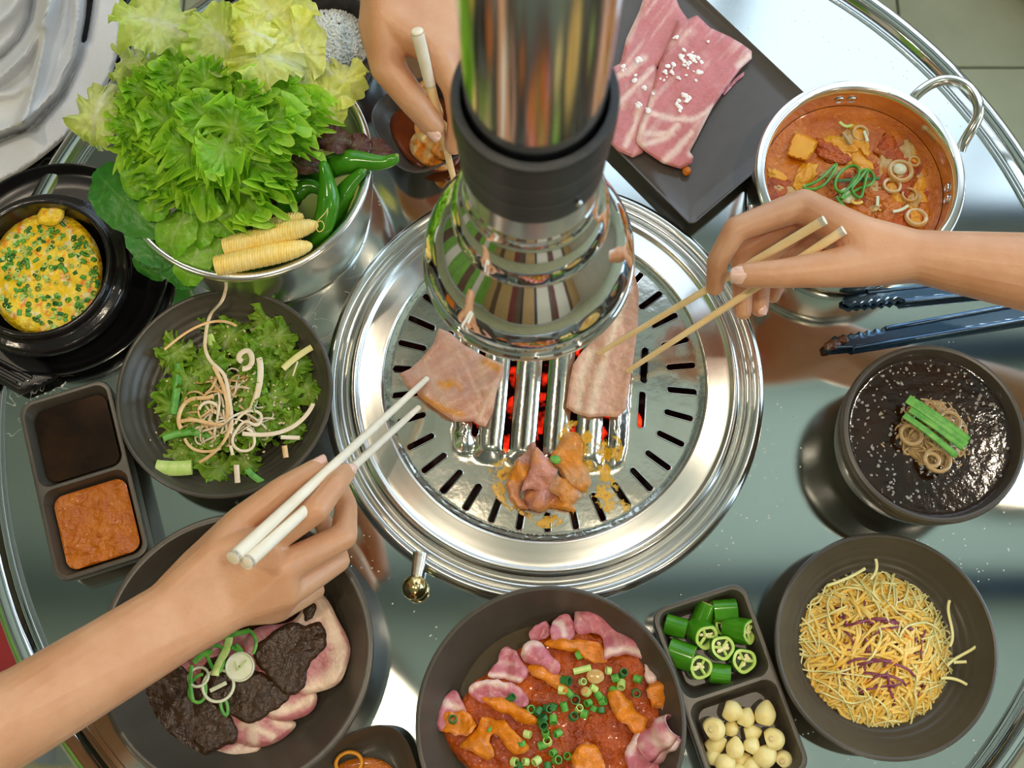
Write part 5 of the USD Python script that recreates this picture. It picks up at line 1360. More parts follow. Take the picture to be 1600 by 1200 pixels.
    sl('orange-coated looped pork strip at the lower left', [(280, 900), (340, 860), (370, 795), (440, 770), (520, 790), (600, 880), (640, 950), (560, 965), (500, 880), (450, 850), (430, 880), (460, 950), (440, 1010), (370, 990)], lean=OR, orange=[[(300, 900), (430, 800), (600, 930)]], k=8, dh=.006, th=.008)
    sl('orange-coated pork strip along the top', [(725, 370), (800, 340), (900, 350), (1010, 360), (1070, 400), (1062, 460), (1010, 478), (930, 430), (820, 400)], lean=OR, orange=[[(730, 370), (1060, 420)]], k=9, dh=.004, th=.007)
    sl('orange-coated pork fold under the rounded one', [(640, 490), (700, 470), (770, 520), (840, 560), (850, 640), (790, 610), (700, 560)], lean=(.62, .28, .10), orange=[[(650, 480), (830, 600)]], k=10, dh=.005, th=.007)
    sl('orange pork strip crossing the lower middle', [(395, 665), (460, 655), (540, 680), (640, 735), (700, 800), (640, 810), (540, 765), (440, 710)], lean=OR, orange=[[(400, 670), (680, 790)]], k=11, dh=.005, th=.008)
    sl('long orange pork strip running down the right half', [(1080, 620), (1150, 635), (1210, 710), (1290, 800), (1260, 860), (1190, 820), (1110, 730)], lean=OR, orange=[[(1100, 640), (1270, 830)]], k=12, dh=.006, th=.008)
    sl('orange-coated lump at the right rim', [(1300, 590), (1350, 560), (1400, 580), (1425, 650), (1380, 720), (1320, 690)], lean=OR, orange=[[(1320, 600), (1400, 680)]], k=13, dh=.006, th=.008)
    sl('pink pork end with a pale stripe at the right rim', [(1365, 700), (1430, 678), (1482, 775), (1470, 800), (1430, 825), (1385, 765)], [[(1365, 715), (1430, 690)]], k=14, dh=.006)
    sl('fatty pork slice at the lower right of the heap', [(1185, 930), (1250, 850), (1310, 900), (1370, 960), (1395, 1010), (1380, 1100), (1280, 1160), (1200, 1080)], [[(1190, 940), (1250, 870), (1300, 900)]], k=15, dh=.005, fw=10)
    sl('white fat strip at the upper right rim', [(1270, 430), (1330, 490), (1355, 555), (1300, 590), (1275, 520)], lean=(.80, .56, .50), fat=[[(1290, 440), (1330, 570)]], k=16, dh=.003, th=.006)
    sl('orange-coated pork lump at the bottom middle', [(880, 1000), (900, 930), (970, 905), (1030, 960), (1060, 1050), (990, 1110), (910, 1090)], lean=OR, orange=[[(900, 960), (1020, 1050)]], k=17, dh=.006, th=.009)
    sl('orange end of the leftmost pork fold', [(150, 770), (230, 740), (310, 745), (355, 795), (335, 855), (250, 860), (160, 838)], lean=OR, orange=[[(170, 800), (330, 800)]], k=18, dh=.004, th=.008)
    # the rolled slice
    c = P(*m([(1365, 880)])[0], .044); n = 70; s = np.linspace(0, 1, n); a = s * 2 * np.pi * 1.45 + 2.2; rr = .0135 - .0035 * s
    ax = P(1052, 1150, .044) - P(1030, 1168, .036); ax /= np.linalg.norm(ax)
    lo = []
    for k, w in enumerate(np.linspace(-.5, .5, 12)):
        rad = rr * (1 + .10 * math.sin(k)); lo.append(np.stack([np.full(n, w * .030), rad * np.cos(a), rad * np.sin(a)], 1))
    V = np.stack(lo, 0); q = []
    for k in range(11):
        for i in range(n - 1): q.append([k * n + i, k * n + i + 1, (k + 1) * n + i + 1, (k + 1) * n + i])
    inn = V.copy(); inn[..., 1:] *= (1 - .0016 / np.linalg.norm(V[..., 1:], axis=-1, keepdims=True))
    VV = np.vstack([V.reshape(-1, 3), inn.reshape(-1, 3)]); q = np.array(q); o_ = 12 * n
    edge = [[i, i + 1, i + 1 + o_, i + o_] for i in range(n - 1)] + [[11 * n + i + 1, 11 * n + i, 11 * n + i + o_, 11 * n + i + 1 + o_] for i in range(n - 1)]
    Fq = np.vstack([q, q[:, ::-1] + o_, np.array(edge)]); Fq = np.vstack([Fq[:, :3], Fq[:, [0, 2, 3]]])
    tt = np.clip(noise(VV, 90, 3, 3) * 2.2 + .05, 0, 1)
    gg = frame((VV, Fq), c, ax, [0, 0, 1])
    single('rolled_pork_slice', gg, 'meat', 'rolled-up pink pork slice with an open end at the right of the red pork bowl', 'pork slice', smooth=True, col=mixc((.56, .18, .23), (.80, .56, .50), tt))
    bits = [(920, 430, 0), (850, 570, 2), (940, 575, 1), (1000, 610, 1), (900, 670, 2), (1080, 515, 1), (1120, 555, 0), (1160, 530, 2), (1240, 560, 0), (1110, 630, 0), (960, 630, 1), (1030, 655, 0), (1050, 680, 0), (840, 710, 0), (920, 720, 1), (1000, 720, 0), (1040, 730, 2), (890, 765, 2), (780, 710, 2), (750, 720, 2), (655, 725, 0), (700, 735, 2), (730, 770, 2), (780, 780, 0), (720, 800, 2), (550, 665, 2), (440, 840, 0), (610, 910, 0), (640, 860, 1), (720, 920, 0), (750, 900, 1), (740, 860, 0), (805, 855, 0), (780, 960, 0), (860, 980, 0), (570, 1010, 1), (630, 1010, 1), (690, 1005, 1), (800, 1000, 0), (750, 1030, 2), (590, 1030, 2), (1230, 635, 2), (235, 780, 2), (830, 620, 1), (700, 1090, 0), (820, 1100, 0), (950, 750, 0), (870, 640, 0), (1150, 590, 1), (970, 690, 0)]
    for k, (x, y, c) in enumerate(bits):
        q = m([(x, y)])[0]; hh = .0285 + .0075 + float(dome(np.array([q[0]]), np.array([q[1]]))[0])
        side = spot(x - 840, y - 860, 700)
        big = 1.35 if (x, y) in ((900, 670), (850, 570), (720, 800)) else 1.0
        single('chopped_scallion', tilt(ring_bit(g.uniform(.0026, .0036) * big, g.uniform(.0035, .0070) * big, 12, .28), P(*q, hh + .0015), g, .9), ('scallion_green', 'scallion_light', 'scallion_dark')[c], once(('mid green', 'yellow green', 'dark green')[c] + ' chopped scallion on the red pork ' + side), 'scallion', 'chopped scallions on the red pork', smooth=40)
    for x, y, rx in [(1010, 545, .0070), (960, 630, .0045)]:
        single('garlic_slice', blob(P(*m([(x, y)])[0], .043), rx, rx * .8, .002, 2, .1), 'onion_amber', 'amber garlic slice among the scallions, ' + ('larger' if rx > .005 else 'smaller') + ' one', 'garlic', smooth=True)
    part('scallion_stick', tube(spline([P(*m([(890, 520)])[0], .042), P(*m([(985, 497)])[0], .042)], 10), .0026, 10), 'scallion_light', thing('scallion_stalk', 'short yellow green scallion stalk lying in the upper part of the red pork', 'scallion', P(*m([(940, 508)])[0], .04)))


pork()


# ------------------------------------------------------------------ brown-sauced pork bowl
def sauced():
    base = B['beef'][1]
    liquid('dark_marinade', 'dark soy marinade at the bottom of the bowl under the left hand', 'marinade', base, .060, .0150, 'soy_sauce')
    m = lambda pts: cropmap(pts, 100, 880, 2.759)
    LEAN2, FAT2 = np.array([.50, .165, .175]), np.array([.82, .60, .46])
    S = [('lowest thin pork slice at the bottom edge of the bowl', [(400, 780), (520, 800), (640, 850), (780, 870), (760, 930), (560, 940), (430, 850)], .0205, [[(640, 870), (760, 890)]], 1),
         ('pork slice second from the bottom with a marbled end', [(255, 640), (330, 570), (420, 590), (520, 650), (700, 760), (855, 800), (800, 850), (600, 858), (420, 790), (290, 715)], .0225, [[(640, 830), (840, 800)], [(700, 850), (760, 780)]], 2),
         ('broad marbled pork slice in the middle with a fatty right end', [(400, 520), (500, 430), (620, 430), (800, 560), (910, 660), (1002, 690), (950, 752), (800, 790), (640, 725), (470, 640)], .0260, [[(780, 690), (900, 745)], [(800, 680), (820, 770)], [(910, 680), (990, 700)]], 3),
         ('pork slice under the scallions with a pale fatty corner', [(540, 430), (680, 330), (810, 300), (910, 480), (1090, 565), (1085, 615), (1005, 672), (900, 672), (780, 570), (640, 510)], .0300, [[(900, 640), (1000, 620), (1080, 570)]], 4),
         ('topmost pork slice with a thick white fat edge at the right', [(760, 380), (830, 280), (1000, 235), (1095, 120), (1130, 150), (1180, 240), (1235, 375), (1222, 440), (1190, 512), (1100, 555), (1020, 565), (880, 485)], .0345, [[(1100, 150), (1150, 250), (1190, 380)], [(1020, 240), (1110, 220)], [(1180, 330), (1200, 470)], [(1060, 545), (1130, 530), (1180, 440)]], 5)]
    wvs = []
    for lab, pts, h, fat, k in S:
        def w(x, y, k=k): return .0020 * pn(x, y, .03, k + 50)
        gg, c = patch(m(pts), h - .005, .0065, 4, 8, w, meat_color(LEAN2, FAT2, .9, 60 + k, [m(f) for f in fat], 9 if k < 5 else 15, .55), smooth_n=70)
        single('sauced_pork_slice', gg, 'meat', lab, 'pork slice', 'pork slices under brown sauce', smooth=True, col=c)
    PT = [('brown sauce patch on the topmost slice', [(985, 255), (1060, 262), (1100, 250), (1132, 340), (1095, 400), (1048, 470), (1042, 530), (960, 565), (880, 485), (820, 420), (840, 340), (900, 300)], .0368, 9), ('brown sauce patch beside the white scallion rings', [(640, 400), (760, 420), (880, 490), (980, 570), (900, 640), (800, 690), (700, 640), (610, 560), (590, 470)], .0322, 5),
          ('brown sauce patch on the broad middle slice', [(400, 440), (500, 440), (590, 540), (700, 640), (745, 760), (650, 810), (590, 840), (470, 760), (350, 640), (350, 540)], .0282, 5), ('brown sauce patch at the left end of the slices', [(310, 580), (360, 620), (420, 690), (510, 790), (420, 800), (330, 730), (300, 650)], .0247, 5), ('thin brown sauce streak near the white fat edge', [(1030, 230), (1070, 170), (1090, 180), (1060, 240), (1040, 255)], .0368, 3)]
    for lab, pts, h, k in PT:
        gg, _ = patch(m(pts), h - .003, .0042, 3.2, 6, lambda x, y: .0016 * pn(x, y, .08, 9) + .0018 * pn(x, y, .03, 55), None, smooth_n=80, rough=7, seed=k)
        single('brown_sauce', gg, 'brown_paste', lab, 'sauce', 'brown sauce patches', smooth=True)
    z = .0415
    G = [([(600, 480), (560, 500), (545, 580), (560, 595), (610, 520)], 'scallion_green', .0013), ([(610, 380), (640, 450), (660, 470), (690, 400), (640, 360)], 'scallion_green', .0014), ([(620, 350), (680, 320), (760, 300), (800, 290)], 'scallion_green', .0020), ([(800, 290), (828, 340), (815, 390)], 'scallion_green', .0013), ([(710, 310), (690, 390), (660, 450), (650, 485)], 'scallion_light', .0032),
         ([(560, 430), (590, 400), (640, 380)], 'scallion_green', .0022), ([(690, 590), (680, 630), (700, 655), (705, 620), (690, 590)], 'scallion_green', .0013), ([(740, 350), (765, 380), (720, 360)], 'scallion_green', .0015), ([(550, 440), (545, 520), (555, 590)], 'scallion_green', .0016)]
    labs = ['green scallion loop at the left of the garnish', 'upright green scallion loop in the garnish', 'green scallion strip along the arm edge', 'thin green curl at the right of the garnish', 'wide pale blue-green scallion strip over the garnish', 'green strip end under the wrist', 'small green loop below the white ring', 'short green curl above the white slice', 'green strip at the far left of the garnish']
    for k, (pts, mt, r) in enumerate(G):
        single('scallion_strip', tube(spline([P(*q, z + .001 * (k % 3)) for q in m(pts)], 30), r, 8, .5), mt, labs[k], 'scallion', 'scallion garnish on the sauced pork')
    single('scallion_ring', torus(P(*m([(665, 528)])[0], z), .0118, .0013, 40, 8, (0, .1, 1)), 'scallion_white', 'thin white scallion ring on the brown sauce', 'scallion', smooth=True)
    single('scallion_ring', torus(P(*m([(580, 490)])[0], z), .0075, .0012, 40, 8, (0, .3, 1)), 'scallion_white', 'small white scallion ring at the left of the garnish', 'scallion', smooth=True)
    t = thing('scallion_slice', 'round white scallion slice on the garnish with a bright rim', 'scallion', P(*m([(760, 447)])[0], z))
    p = P(*m([(760, 447)])[0], z)
    part('slice', lathe([(.001, .0018), (.0095, .0018), (.0104, .0026), (.0112, .0022), (.0113, 0), (.001, -.0004)], p, 36), 'scallion_white', t)
    part('sprout', tube([p + [-.004, .004, .003], p + [-.002, -.003, .003], p + [.005, .005, .003]], .0006, 6), 'scallion_light', t)
    single('scallion_strip', tube([P(*m([(630, 550)])[0], z), P(*m([(700, 515)])[0], z + .001)], .0016, 8, .5), 'scallion_white', 'short white scallion strip inside the white ring', 'scallion')


sauced()


# ------------------------------------------------------------------ rice, kimchi, corner dish
def sides():
    g = np.random.default_rng(81); base = B['rice'][1]; c = base + [0, 0, .022]
    t = thing('rice', 'mound of white cooked rice topped with black sesame', 'rice', c)
    gr = []
    tmpl = blob((0, 0, 0), .0030, .00125, .00115, 0, 0, 1, 1)
    core = blob(c, .0382, .0382, .0222, 1, .03)
    part('mound', core, 'rice', t, True)
    for k in range(1500):
        a, q = g.uniform(0, 6.28), math.sqrt(g.uniform(0, 1)); z = math.sqrt(max(0, 1 - q * q * .96))
        gr.append(tilt(tmpl, c + [.038 * q * math.cos(a), .038 * q * math.sin(a), .0225 * z * g.uniform(.93, 1.06)], g, .5))
    part('grains', cat(gr), 'rice', t, True, kind='stuff')
    for k, (x, y) in enumerate([(520, 14), (527, 20), (535, 16), (541, 19), (530, 40), (540, 5), (548, 22), (520, 25), (512, 10), (505, 20), (496, 3), (533, 11), (545, 12), (525, 4)]):
        q = P(x, y, .040); q[2] = c[2] + .0225 * math.sqrt(max(.05, 1 - ((q[0] - c[0]) ** 2 + (q[1] - c[1]) ** 2) / .038 ** 2)) + .001
        part('sesame_seed', tilt(blob((0, 0, 0), .0017, .0011, .0007, k, 0, 1, 1), q, g, .4), 'sesame_black', t, True, label='black sesame seed')
    o = [(608, 168), (618, 150), (640, 140), (680, 138), (712, 152), (722, 190), (722, 240), (705, 264), (675, 268), (645, 255), (622, 228), (610, 200)]
    gg, _ = patch(o, .0085, .0035, 4, 8, None, None, smooth_n=80)
    single('kimchi_juice', gg, 'kimchi_juice', 'red brown kimchi juice in the small squarish dish', 'sauce', smooth=True)
    for k, (pts, h, lab) in enumerate([([(640, 225), (655, 205), (672, 218), (690, 250), (706, 262), (690, 266), (664, 258)], .012, 'orange kimchi leaf below the thumb'), ([(650, 130), (668, 118), (684, 150), (690, 190), (670, 200), (655, 170)], .017, 'orange kimchi piece between thumb and chopstick'), ([(650, 190), (690, 185), (706, 215), (700, 250), (670, 235)], .016, 'kimchi stem under the thumb')]):
        def cl(x, y, d, k=k):
            return mixc((.66, .24, .02), (.78, .58, .24), np.clip(pn(x, y, .07, k + 60) * 3 + .4, 0, 1))
        gg, c2 = patch(pts, h, .006, 3, 6, lambda x, y: .003 * np.sin(x / 4.5 + y / 7) + .002 * pn(x, y, .08, 5), cl, smooth_n=40)
        single('kimchi_leaf', gg, 'meat_wet', lab, 'kimchi', 'kimchi in the small dish', smooth=True, col=c2)
    bc = B['corner'][1]
    single('orange_strand', torus(P(545, 1192, .016), .010, .0016, 24, 8, (.1, .2, 1), .8), 'slaw_orange', 'orange vegetable strand in the dish at the bottom edge', 'vegetable', smooth=True)
    gg, _ = patch([(525, 1200), (545, 1188), (600, 1190), (625, 1220), (600, 1260), (550, 1262), (520, 1240)], .008, .004, 4, 8, None, None, smooth_n=50)
    single('orange_relish', gg, 'ssamjang', 'orange relish in the small dish cut by the bottom edge', 'relish', smooth=True)
    put_leaf('lettuce_scrap', 'bright green leaf end at the top edge beside the duct', 'lettuce leaf', stem=(735, -35, .03), tip=(702, 4, .03), width=.022, seed=300, cin=(.3, .5, .05), cout=(.12, .42, .02), rag=.1)
    b = P(735, -30, 0)
    t = thing('small_plate', 'dark small plate at the top edge hidden behind the duct', 'plate', b)
    part('body', lathe([(.001, .006), (.03, .006), (.045, .014), (.047, .013), (.032, .001), (.03, 0), (.001, 0)], b, 48), 'ceramic', t)


sides()


# ------------------------------------------------------------------ cut chilies and garlic cloves
def condiments():
    g = np.random.default_rng(91); m = lambda x, y: (1000 + x / 3.871, 890 + y / 3.871)
    # x, y, height, radius, length, axis (dx, dy in the photo, up), label
    C = [(215, 340, .024, .0082, .017, (.9, .25, .1), 'cut green chili lying at the left end of the upper row'), (390, 262, .021, .0085, .018, (.3, -.8, .3), 'cut green chili half hidden at the back of the cell'), (510, 245, .023, .0088, .019, (1, -.1, .0), 'cut green chili lying at the top of the cell'),
         (372, 385, .026, .0105, .017, (.35, .45, .9), 'cut green chili showing its seeds, left of the middle'), (495, 330, .017, .0085, .012, (.2, .2, 1), 'shaded green chili ring low between two others'), (598, 368, .027, .0102, .020, (.75, .15, .65), 'cut green chili with open white-seeded end at upper right'),
         (250, 512, .025, .0108, .020, (.92, .3, .22), 'broad cut green chili turned side-on at the left'), (490, 472, .026, .0098, .014, (.05, .05, 1), 'chili ring facing up in the middle of the cell'), (618, 548, .023, .0100, .014, (.05, .1, 1), 'dark-hollowed chili ring facing up at the right'),
         (355, 588, .023, .0096, .014, (.1, .1, 1), 'black-hollowed chili ring facing up at lower left'), (484, 632, .021, .0080, .016, (.95, .1, .1), 'cut green chili lying at the bottom of the heap')]
    for k, (x, y, h, r, L, ax, lab) in enumerate(C):
        p = P(*m(x, y), h); A = np.array([ax[0], -ax[1], ax[2]], float); A /= np.linalg.norm(A)
        t = thing('chili_ring', lab, 'chili pepper', p - [0, 0, r * .8], 'cut green chilies in the condiment dish')
        n = 28
        def sh(v):   # slightly uneven outline
            a = np.arctan2(v[:, 1], v[:, 0]); q = 1 + .05 * np.sin(3 * a + k) + .025 * np.sin(5 * a + 2 * k)
            return np.column_stack([v[:, 0] * q, v[:, 1] * q, v[:, 2]])
        def add(nm, prof, mt):
            v, f = lathe(prof, (0, 0, 0), n); X = np.cross(A, [0.3, 0.2, 1.0]); return part(nm, frame((sh(v), f), p, X, A), mt, t)
        add('skin', [(r * .93, -L / 2), (r * .99, -L / 2 + .0004), (r, -L / 2 + .002), (r * .98, L / 2 - .002), (r * .97, L / 2 - .0004), (r * .92, L / 2)], 'chili_skin')
        fl = add('flesh', [(r * .92, L / 2), (r * .70, L / 2 + .0002), (r * .68, L / 2 - .001), (r * .70, -L / 2 + .001), (r * .93, -L / 2)], 'chili_flesh')
        add('hollow', [(.0001, L / 2 - .0045), (r * .70, L / 2 - .0045), (r * .70, -L / 2 + .003), (.0001, -L / 2 + .003)], 'chili_hollow')
        X = np.cross(A, [0.3, 0.2, 1.0]); X /= np.linalg.norm(X); Y = np.cross(A, X)
        for q in range(3):
            a = q * 2.09 + k; d = X * math.cos(a) + Y * math.sin(a)
            part('membrane', tube([p + A * (L / 2 - .0022) + d * r * .08, p + A * (L / 2 - .0016) + d * r * .76], r * .13, 8), 'chili_flesh', fl)
        for q in range(7):
            a = g.uniform(0, 6.28); d = X * math.cos(a) + Y * math.sin(a); rr = r * g.uniform(.12, .45)
            part('seed', frame(blob((0, 0, 0), .0019, .0015, .0008, q, .1, 2, 2), p + A * (L / 2 - .0016) + d * rr, d, A + .5 * Y), 'chili_seed', fl, True)
    GC_ = [(445, 965, .024, .0108, .0092, 20, 1, 'large garlic clove at the left with its cut end up'), (558, 856, .024, .0092, .0082, -20, 0, 'garlic clove at the top of the heap'), (640, 898, .022, .0086, .0072, 70, 0, 'garlic clove between the two top ones'), (758, 872, .025, .0110, .0082, 80, 0, 'garlic clove standing at upper right'),
           (552, 962, .017, .0075, .0060, 80, 0, 'small garlic clove deep under the top ones'), (678, 988, .020, .0080, .0066, 10, 0, 'garlic clove in the middle of the heap'), (806, 1028, .026, .0092, .0088, 40, 1, 'triangular garlic clove with its root scar up at right'), (455, 1062, .018, .0100, .0070, 25, 0, 'flat garlic clove below the large left one'),
           (576, 1082, .025, .0092, .0070, 85, 0, 'upright garlic clove in the centre front'), (676, 1065, .024, .0074, .0066, 60, 0, 'small round garlic clove right of the centre'), (440, 1128, .018, .0085, .0062, 60, 0, 'garlic clove at the lower left wall'), (515, 1178, .022, .0095, .0085, 40, 0, 'garlic clove at the lower left front'),
           (758, 1130, .024, .0112, .0085, 50, 0, 'large garlic clove at the lower right'), (866, 1148, .020, .0085, .0070, 50, 1, 'garlic clove against the right wall'), (612, 1150, .017, .0080, .0060, 20, 0, 'garlic clove low at the front'), (680, 1195, .020, .0090, .0075, -30, 0, 'garlic clove at the bottom edge of the photo'), (600, 1230, .020, .0090, .0075, 10, 0, 'garlic clove cut off by the bottom edge')]
    for k, (x, y, h, a, b, ang, scar, lab) in enumerate(GC_):
        mm = trimesh.creation.icosphere(3); v = np.array(mm.vertices)
        s = v[:, 0]
        f = (1 - .38 * np.clip(s, 0, 1) ** 1.5); v = v * np.column_stack([np.ones(len(v)), f, f])
        v[:, 0] = np.maximum(v[:, 0], -.72); v[:, 2] = np.where(v[:, 2] < -.55, -.55 + (v[:, 2] + .55) * .2, v[:, 2])
        v = v * [a, b, b] * (1 + .05 * noise(v * .7, 1.6, k, 2))[:, None]
        A = np.array([math.cos(math.radians(ang)), math.sin(math.radians(ang)), .15])
        p = P(*m(x, y), h)
        if scar: A = np.array([.35 * math.cos(k), .35 * math.sin(k), -.9])
        t = thing('garlic_clove', 'peeled ' + lab + ' of the condiment dish', 'garlic clove', p - [0, 0, b * .6], 'peeled garlic cloves in the condiment dish')
        part('clove', frame((v, np.array(mm.faces)), p, A, [0, 0.2, 1]), 'garlic', t, True)
        if scar:
            Au = A / np.linalg.norm(A)
            part('root_scar', torus(p - Au * a * .72, .0018, .0006, 16, 6, -Au), 'garlic_root', t, True)


condiments()


# ------------------------------------------------------------------ people: bare forearms and hands with chopsticks
def sphere(j):
    p = P(*j[:3]); return Manifold.sphere(j[3], 28).translate(p.tolist())


def hand(label, J, chains, hulls, nails, creases=(), seed=0, rname='person'):
    """J: named joints (photo x, y, height, radius); chains: lists of joints, each pair hulled; hulls: groups hulled together for the palm"""
    parts = []
    for ch in chains:
        for a, b in zip(ch[:-1], ch[1:]):
            parts.append(Manifold.batch_hull([sphere(J[a]), sphere(J[b])]))
    for h in hulls: parts.append(Manifold.batch_hull([sphere(J[a]) for a in h]))
    m = Manifold.batch_boolean(parts, OpType.Add).refine_to_length(.0034)
    v, f = from_man(m)
    tm = trimesh.Trimesh(v, f, process=True)
    tm.merge_vertices()
    trimesh.smoothing.filter_taubin(tm, lamb=.55, nu=.53, iterations=22)
    v = np.array(tm.vertices); f = np.array(tm.faces)
    n = np.array(tm.vertex_normals)
    v = v + n * (.00035 * noise(v, 55, seed, 3))[:, None]
    # knuckle creases: short shallow grooves across the joints
    for (c, d, wd, ln, dep) in creases:
        p = P(*c); q = P(c[0] + d[0], c[1] + d[1], c[2]); dr = (q - p) / np.linalg.norm(q - p)
        rel = v - p; along = rel @ dr; rest = rel - along[:, None] * dr
        lat = np.linalg.norm(rest, axis=1)
        # groove runs across dr
        w = np.exp(-(along / wd) ** 2) * np.clip(1 - lat / ln, 0, 1)
        v = v - n * (dep * w)[:, None]
    lo = P(*J[chains[0][0]][:3])
    t = thing(rname, label, 'person', (float(v[:, 0].mean()), float(v[:, 1].mean()), float(v[:, 2].min())))
    sk = part('skin', (v, f), 'skin', t, True)
    for (tip, prev, nrm, rw, rl) in nails:
        A, Bq = P(*tip), P(*prev); X = (A - Bq) / np.linalg.norm(A - Bq); N = np.asarray(nrm, float); N = N - X * (N @ X); N /= np.linalg.norm(N)
        # seat the nail on the skin where a ray along N leaves the hand
        d = v - A; lat = d - (d @ N)[:, None] * N; near = np.linalg.norm(lat, axis=1) < .0032
        off = (d[near] @ N).max() if near.any() else .008
        a = np.linspace(-1, 1, 13); b = np.linspace(-1, 1, 13); aa, bb = np.meshgrid(a, b)
        k = np.sqrt(np.clip(1 - np.abs(bb) ** 4, 0, 1))
        x = aa * rl * (1); y = bb * rw; z = -.55 * rw * bb ** 2 - .10 * rl * np.abs(aa) ** 3
        sq = (np.abs(aa) ** 3.2 + np.abs(bb) ** 3.2) ** (1 / 3.2) / np.maximum(np.maximum(np.abs(aa), np.abs(bb)), 1e-6)
        x, y = x / np.maximum(sq, 1), y / np.maximum(sq, 1)
        V = np.stack([x, y, z], -1).reshape(-1, 3); i = np.arange(12); q = []
        for r_ in range(12):
            for c_ in range(12): q.append([r_ * 13 + c_, r_ * 13 + c_ + 1, (r_ + 1) * 13 + c_ + 1, (r_ + 1) * 13 + c_])
        V2 = V.copy(); V2[:, 2] -= .0009; q = np.array(q); ed = []
        rim = [i for i in range(13)] + [13 * r_ + 12 for r_ in range(1, 13)] + [13 * 12 + c_ for c_ in range(11, -1, -1)] + [13 * r_ for r_ in range(11, 0, -1)]
        for i in range(len(rim)): ed.append([rim[(i + 1) % len(rim)], rim[i], rim[i] + 169, rim[(i + 1) % len(rim)] + 169])
        Fq = np.vstack([q, q[:, ::-1] + 169, np.array(ed)])
        part('fingernail', frame((np.vstack([V, V2]), np.vstack([Fq[:, :3], Fq[:, [0, 2, 3]]])), A + N * (off + .0001) + X * .0008, X, N), 'nail', sk, 60, label='pale fingernail')
    return t


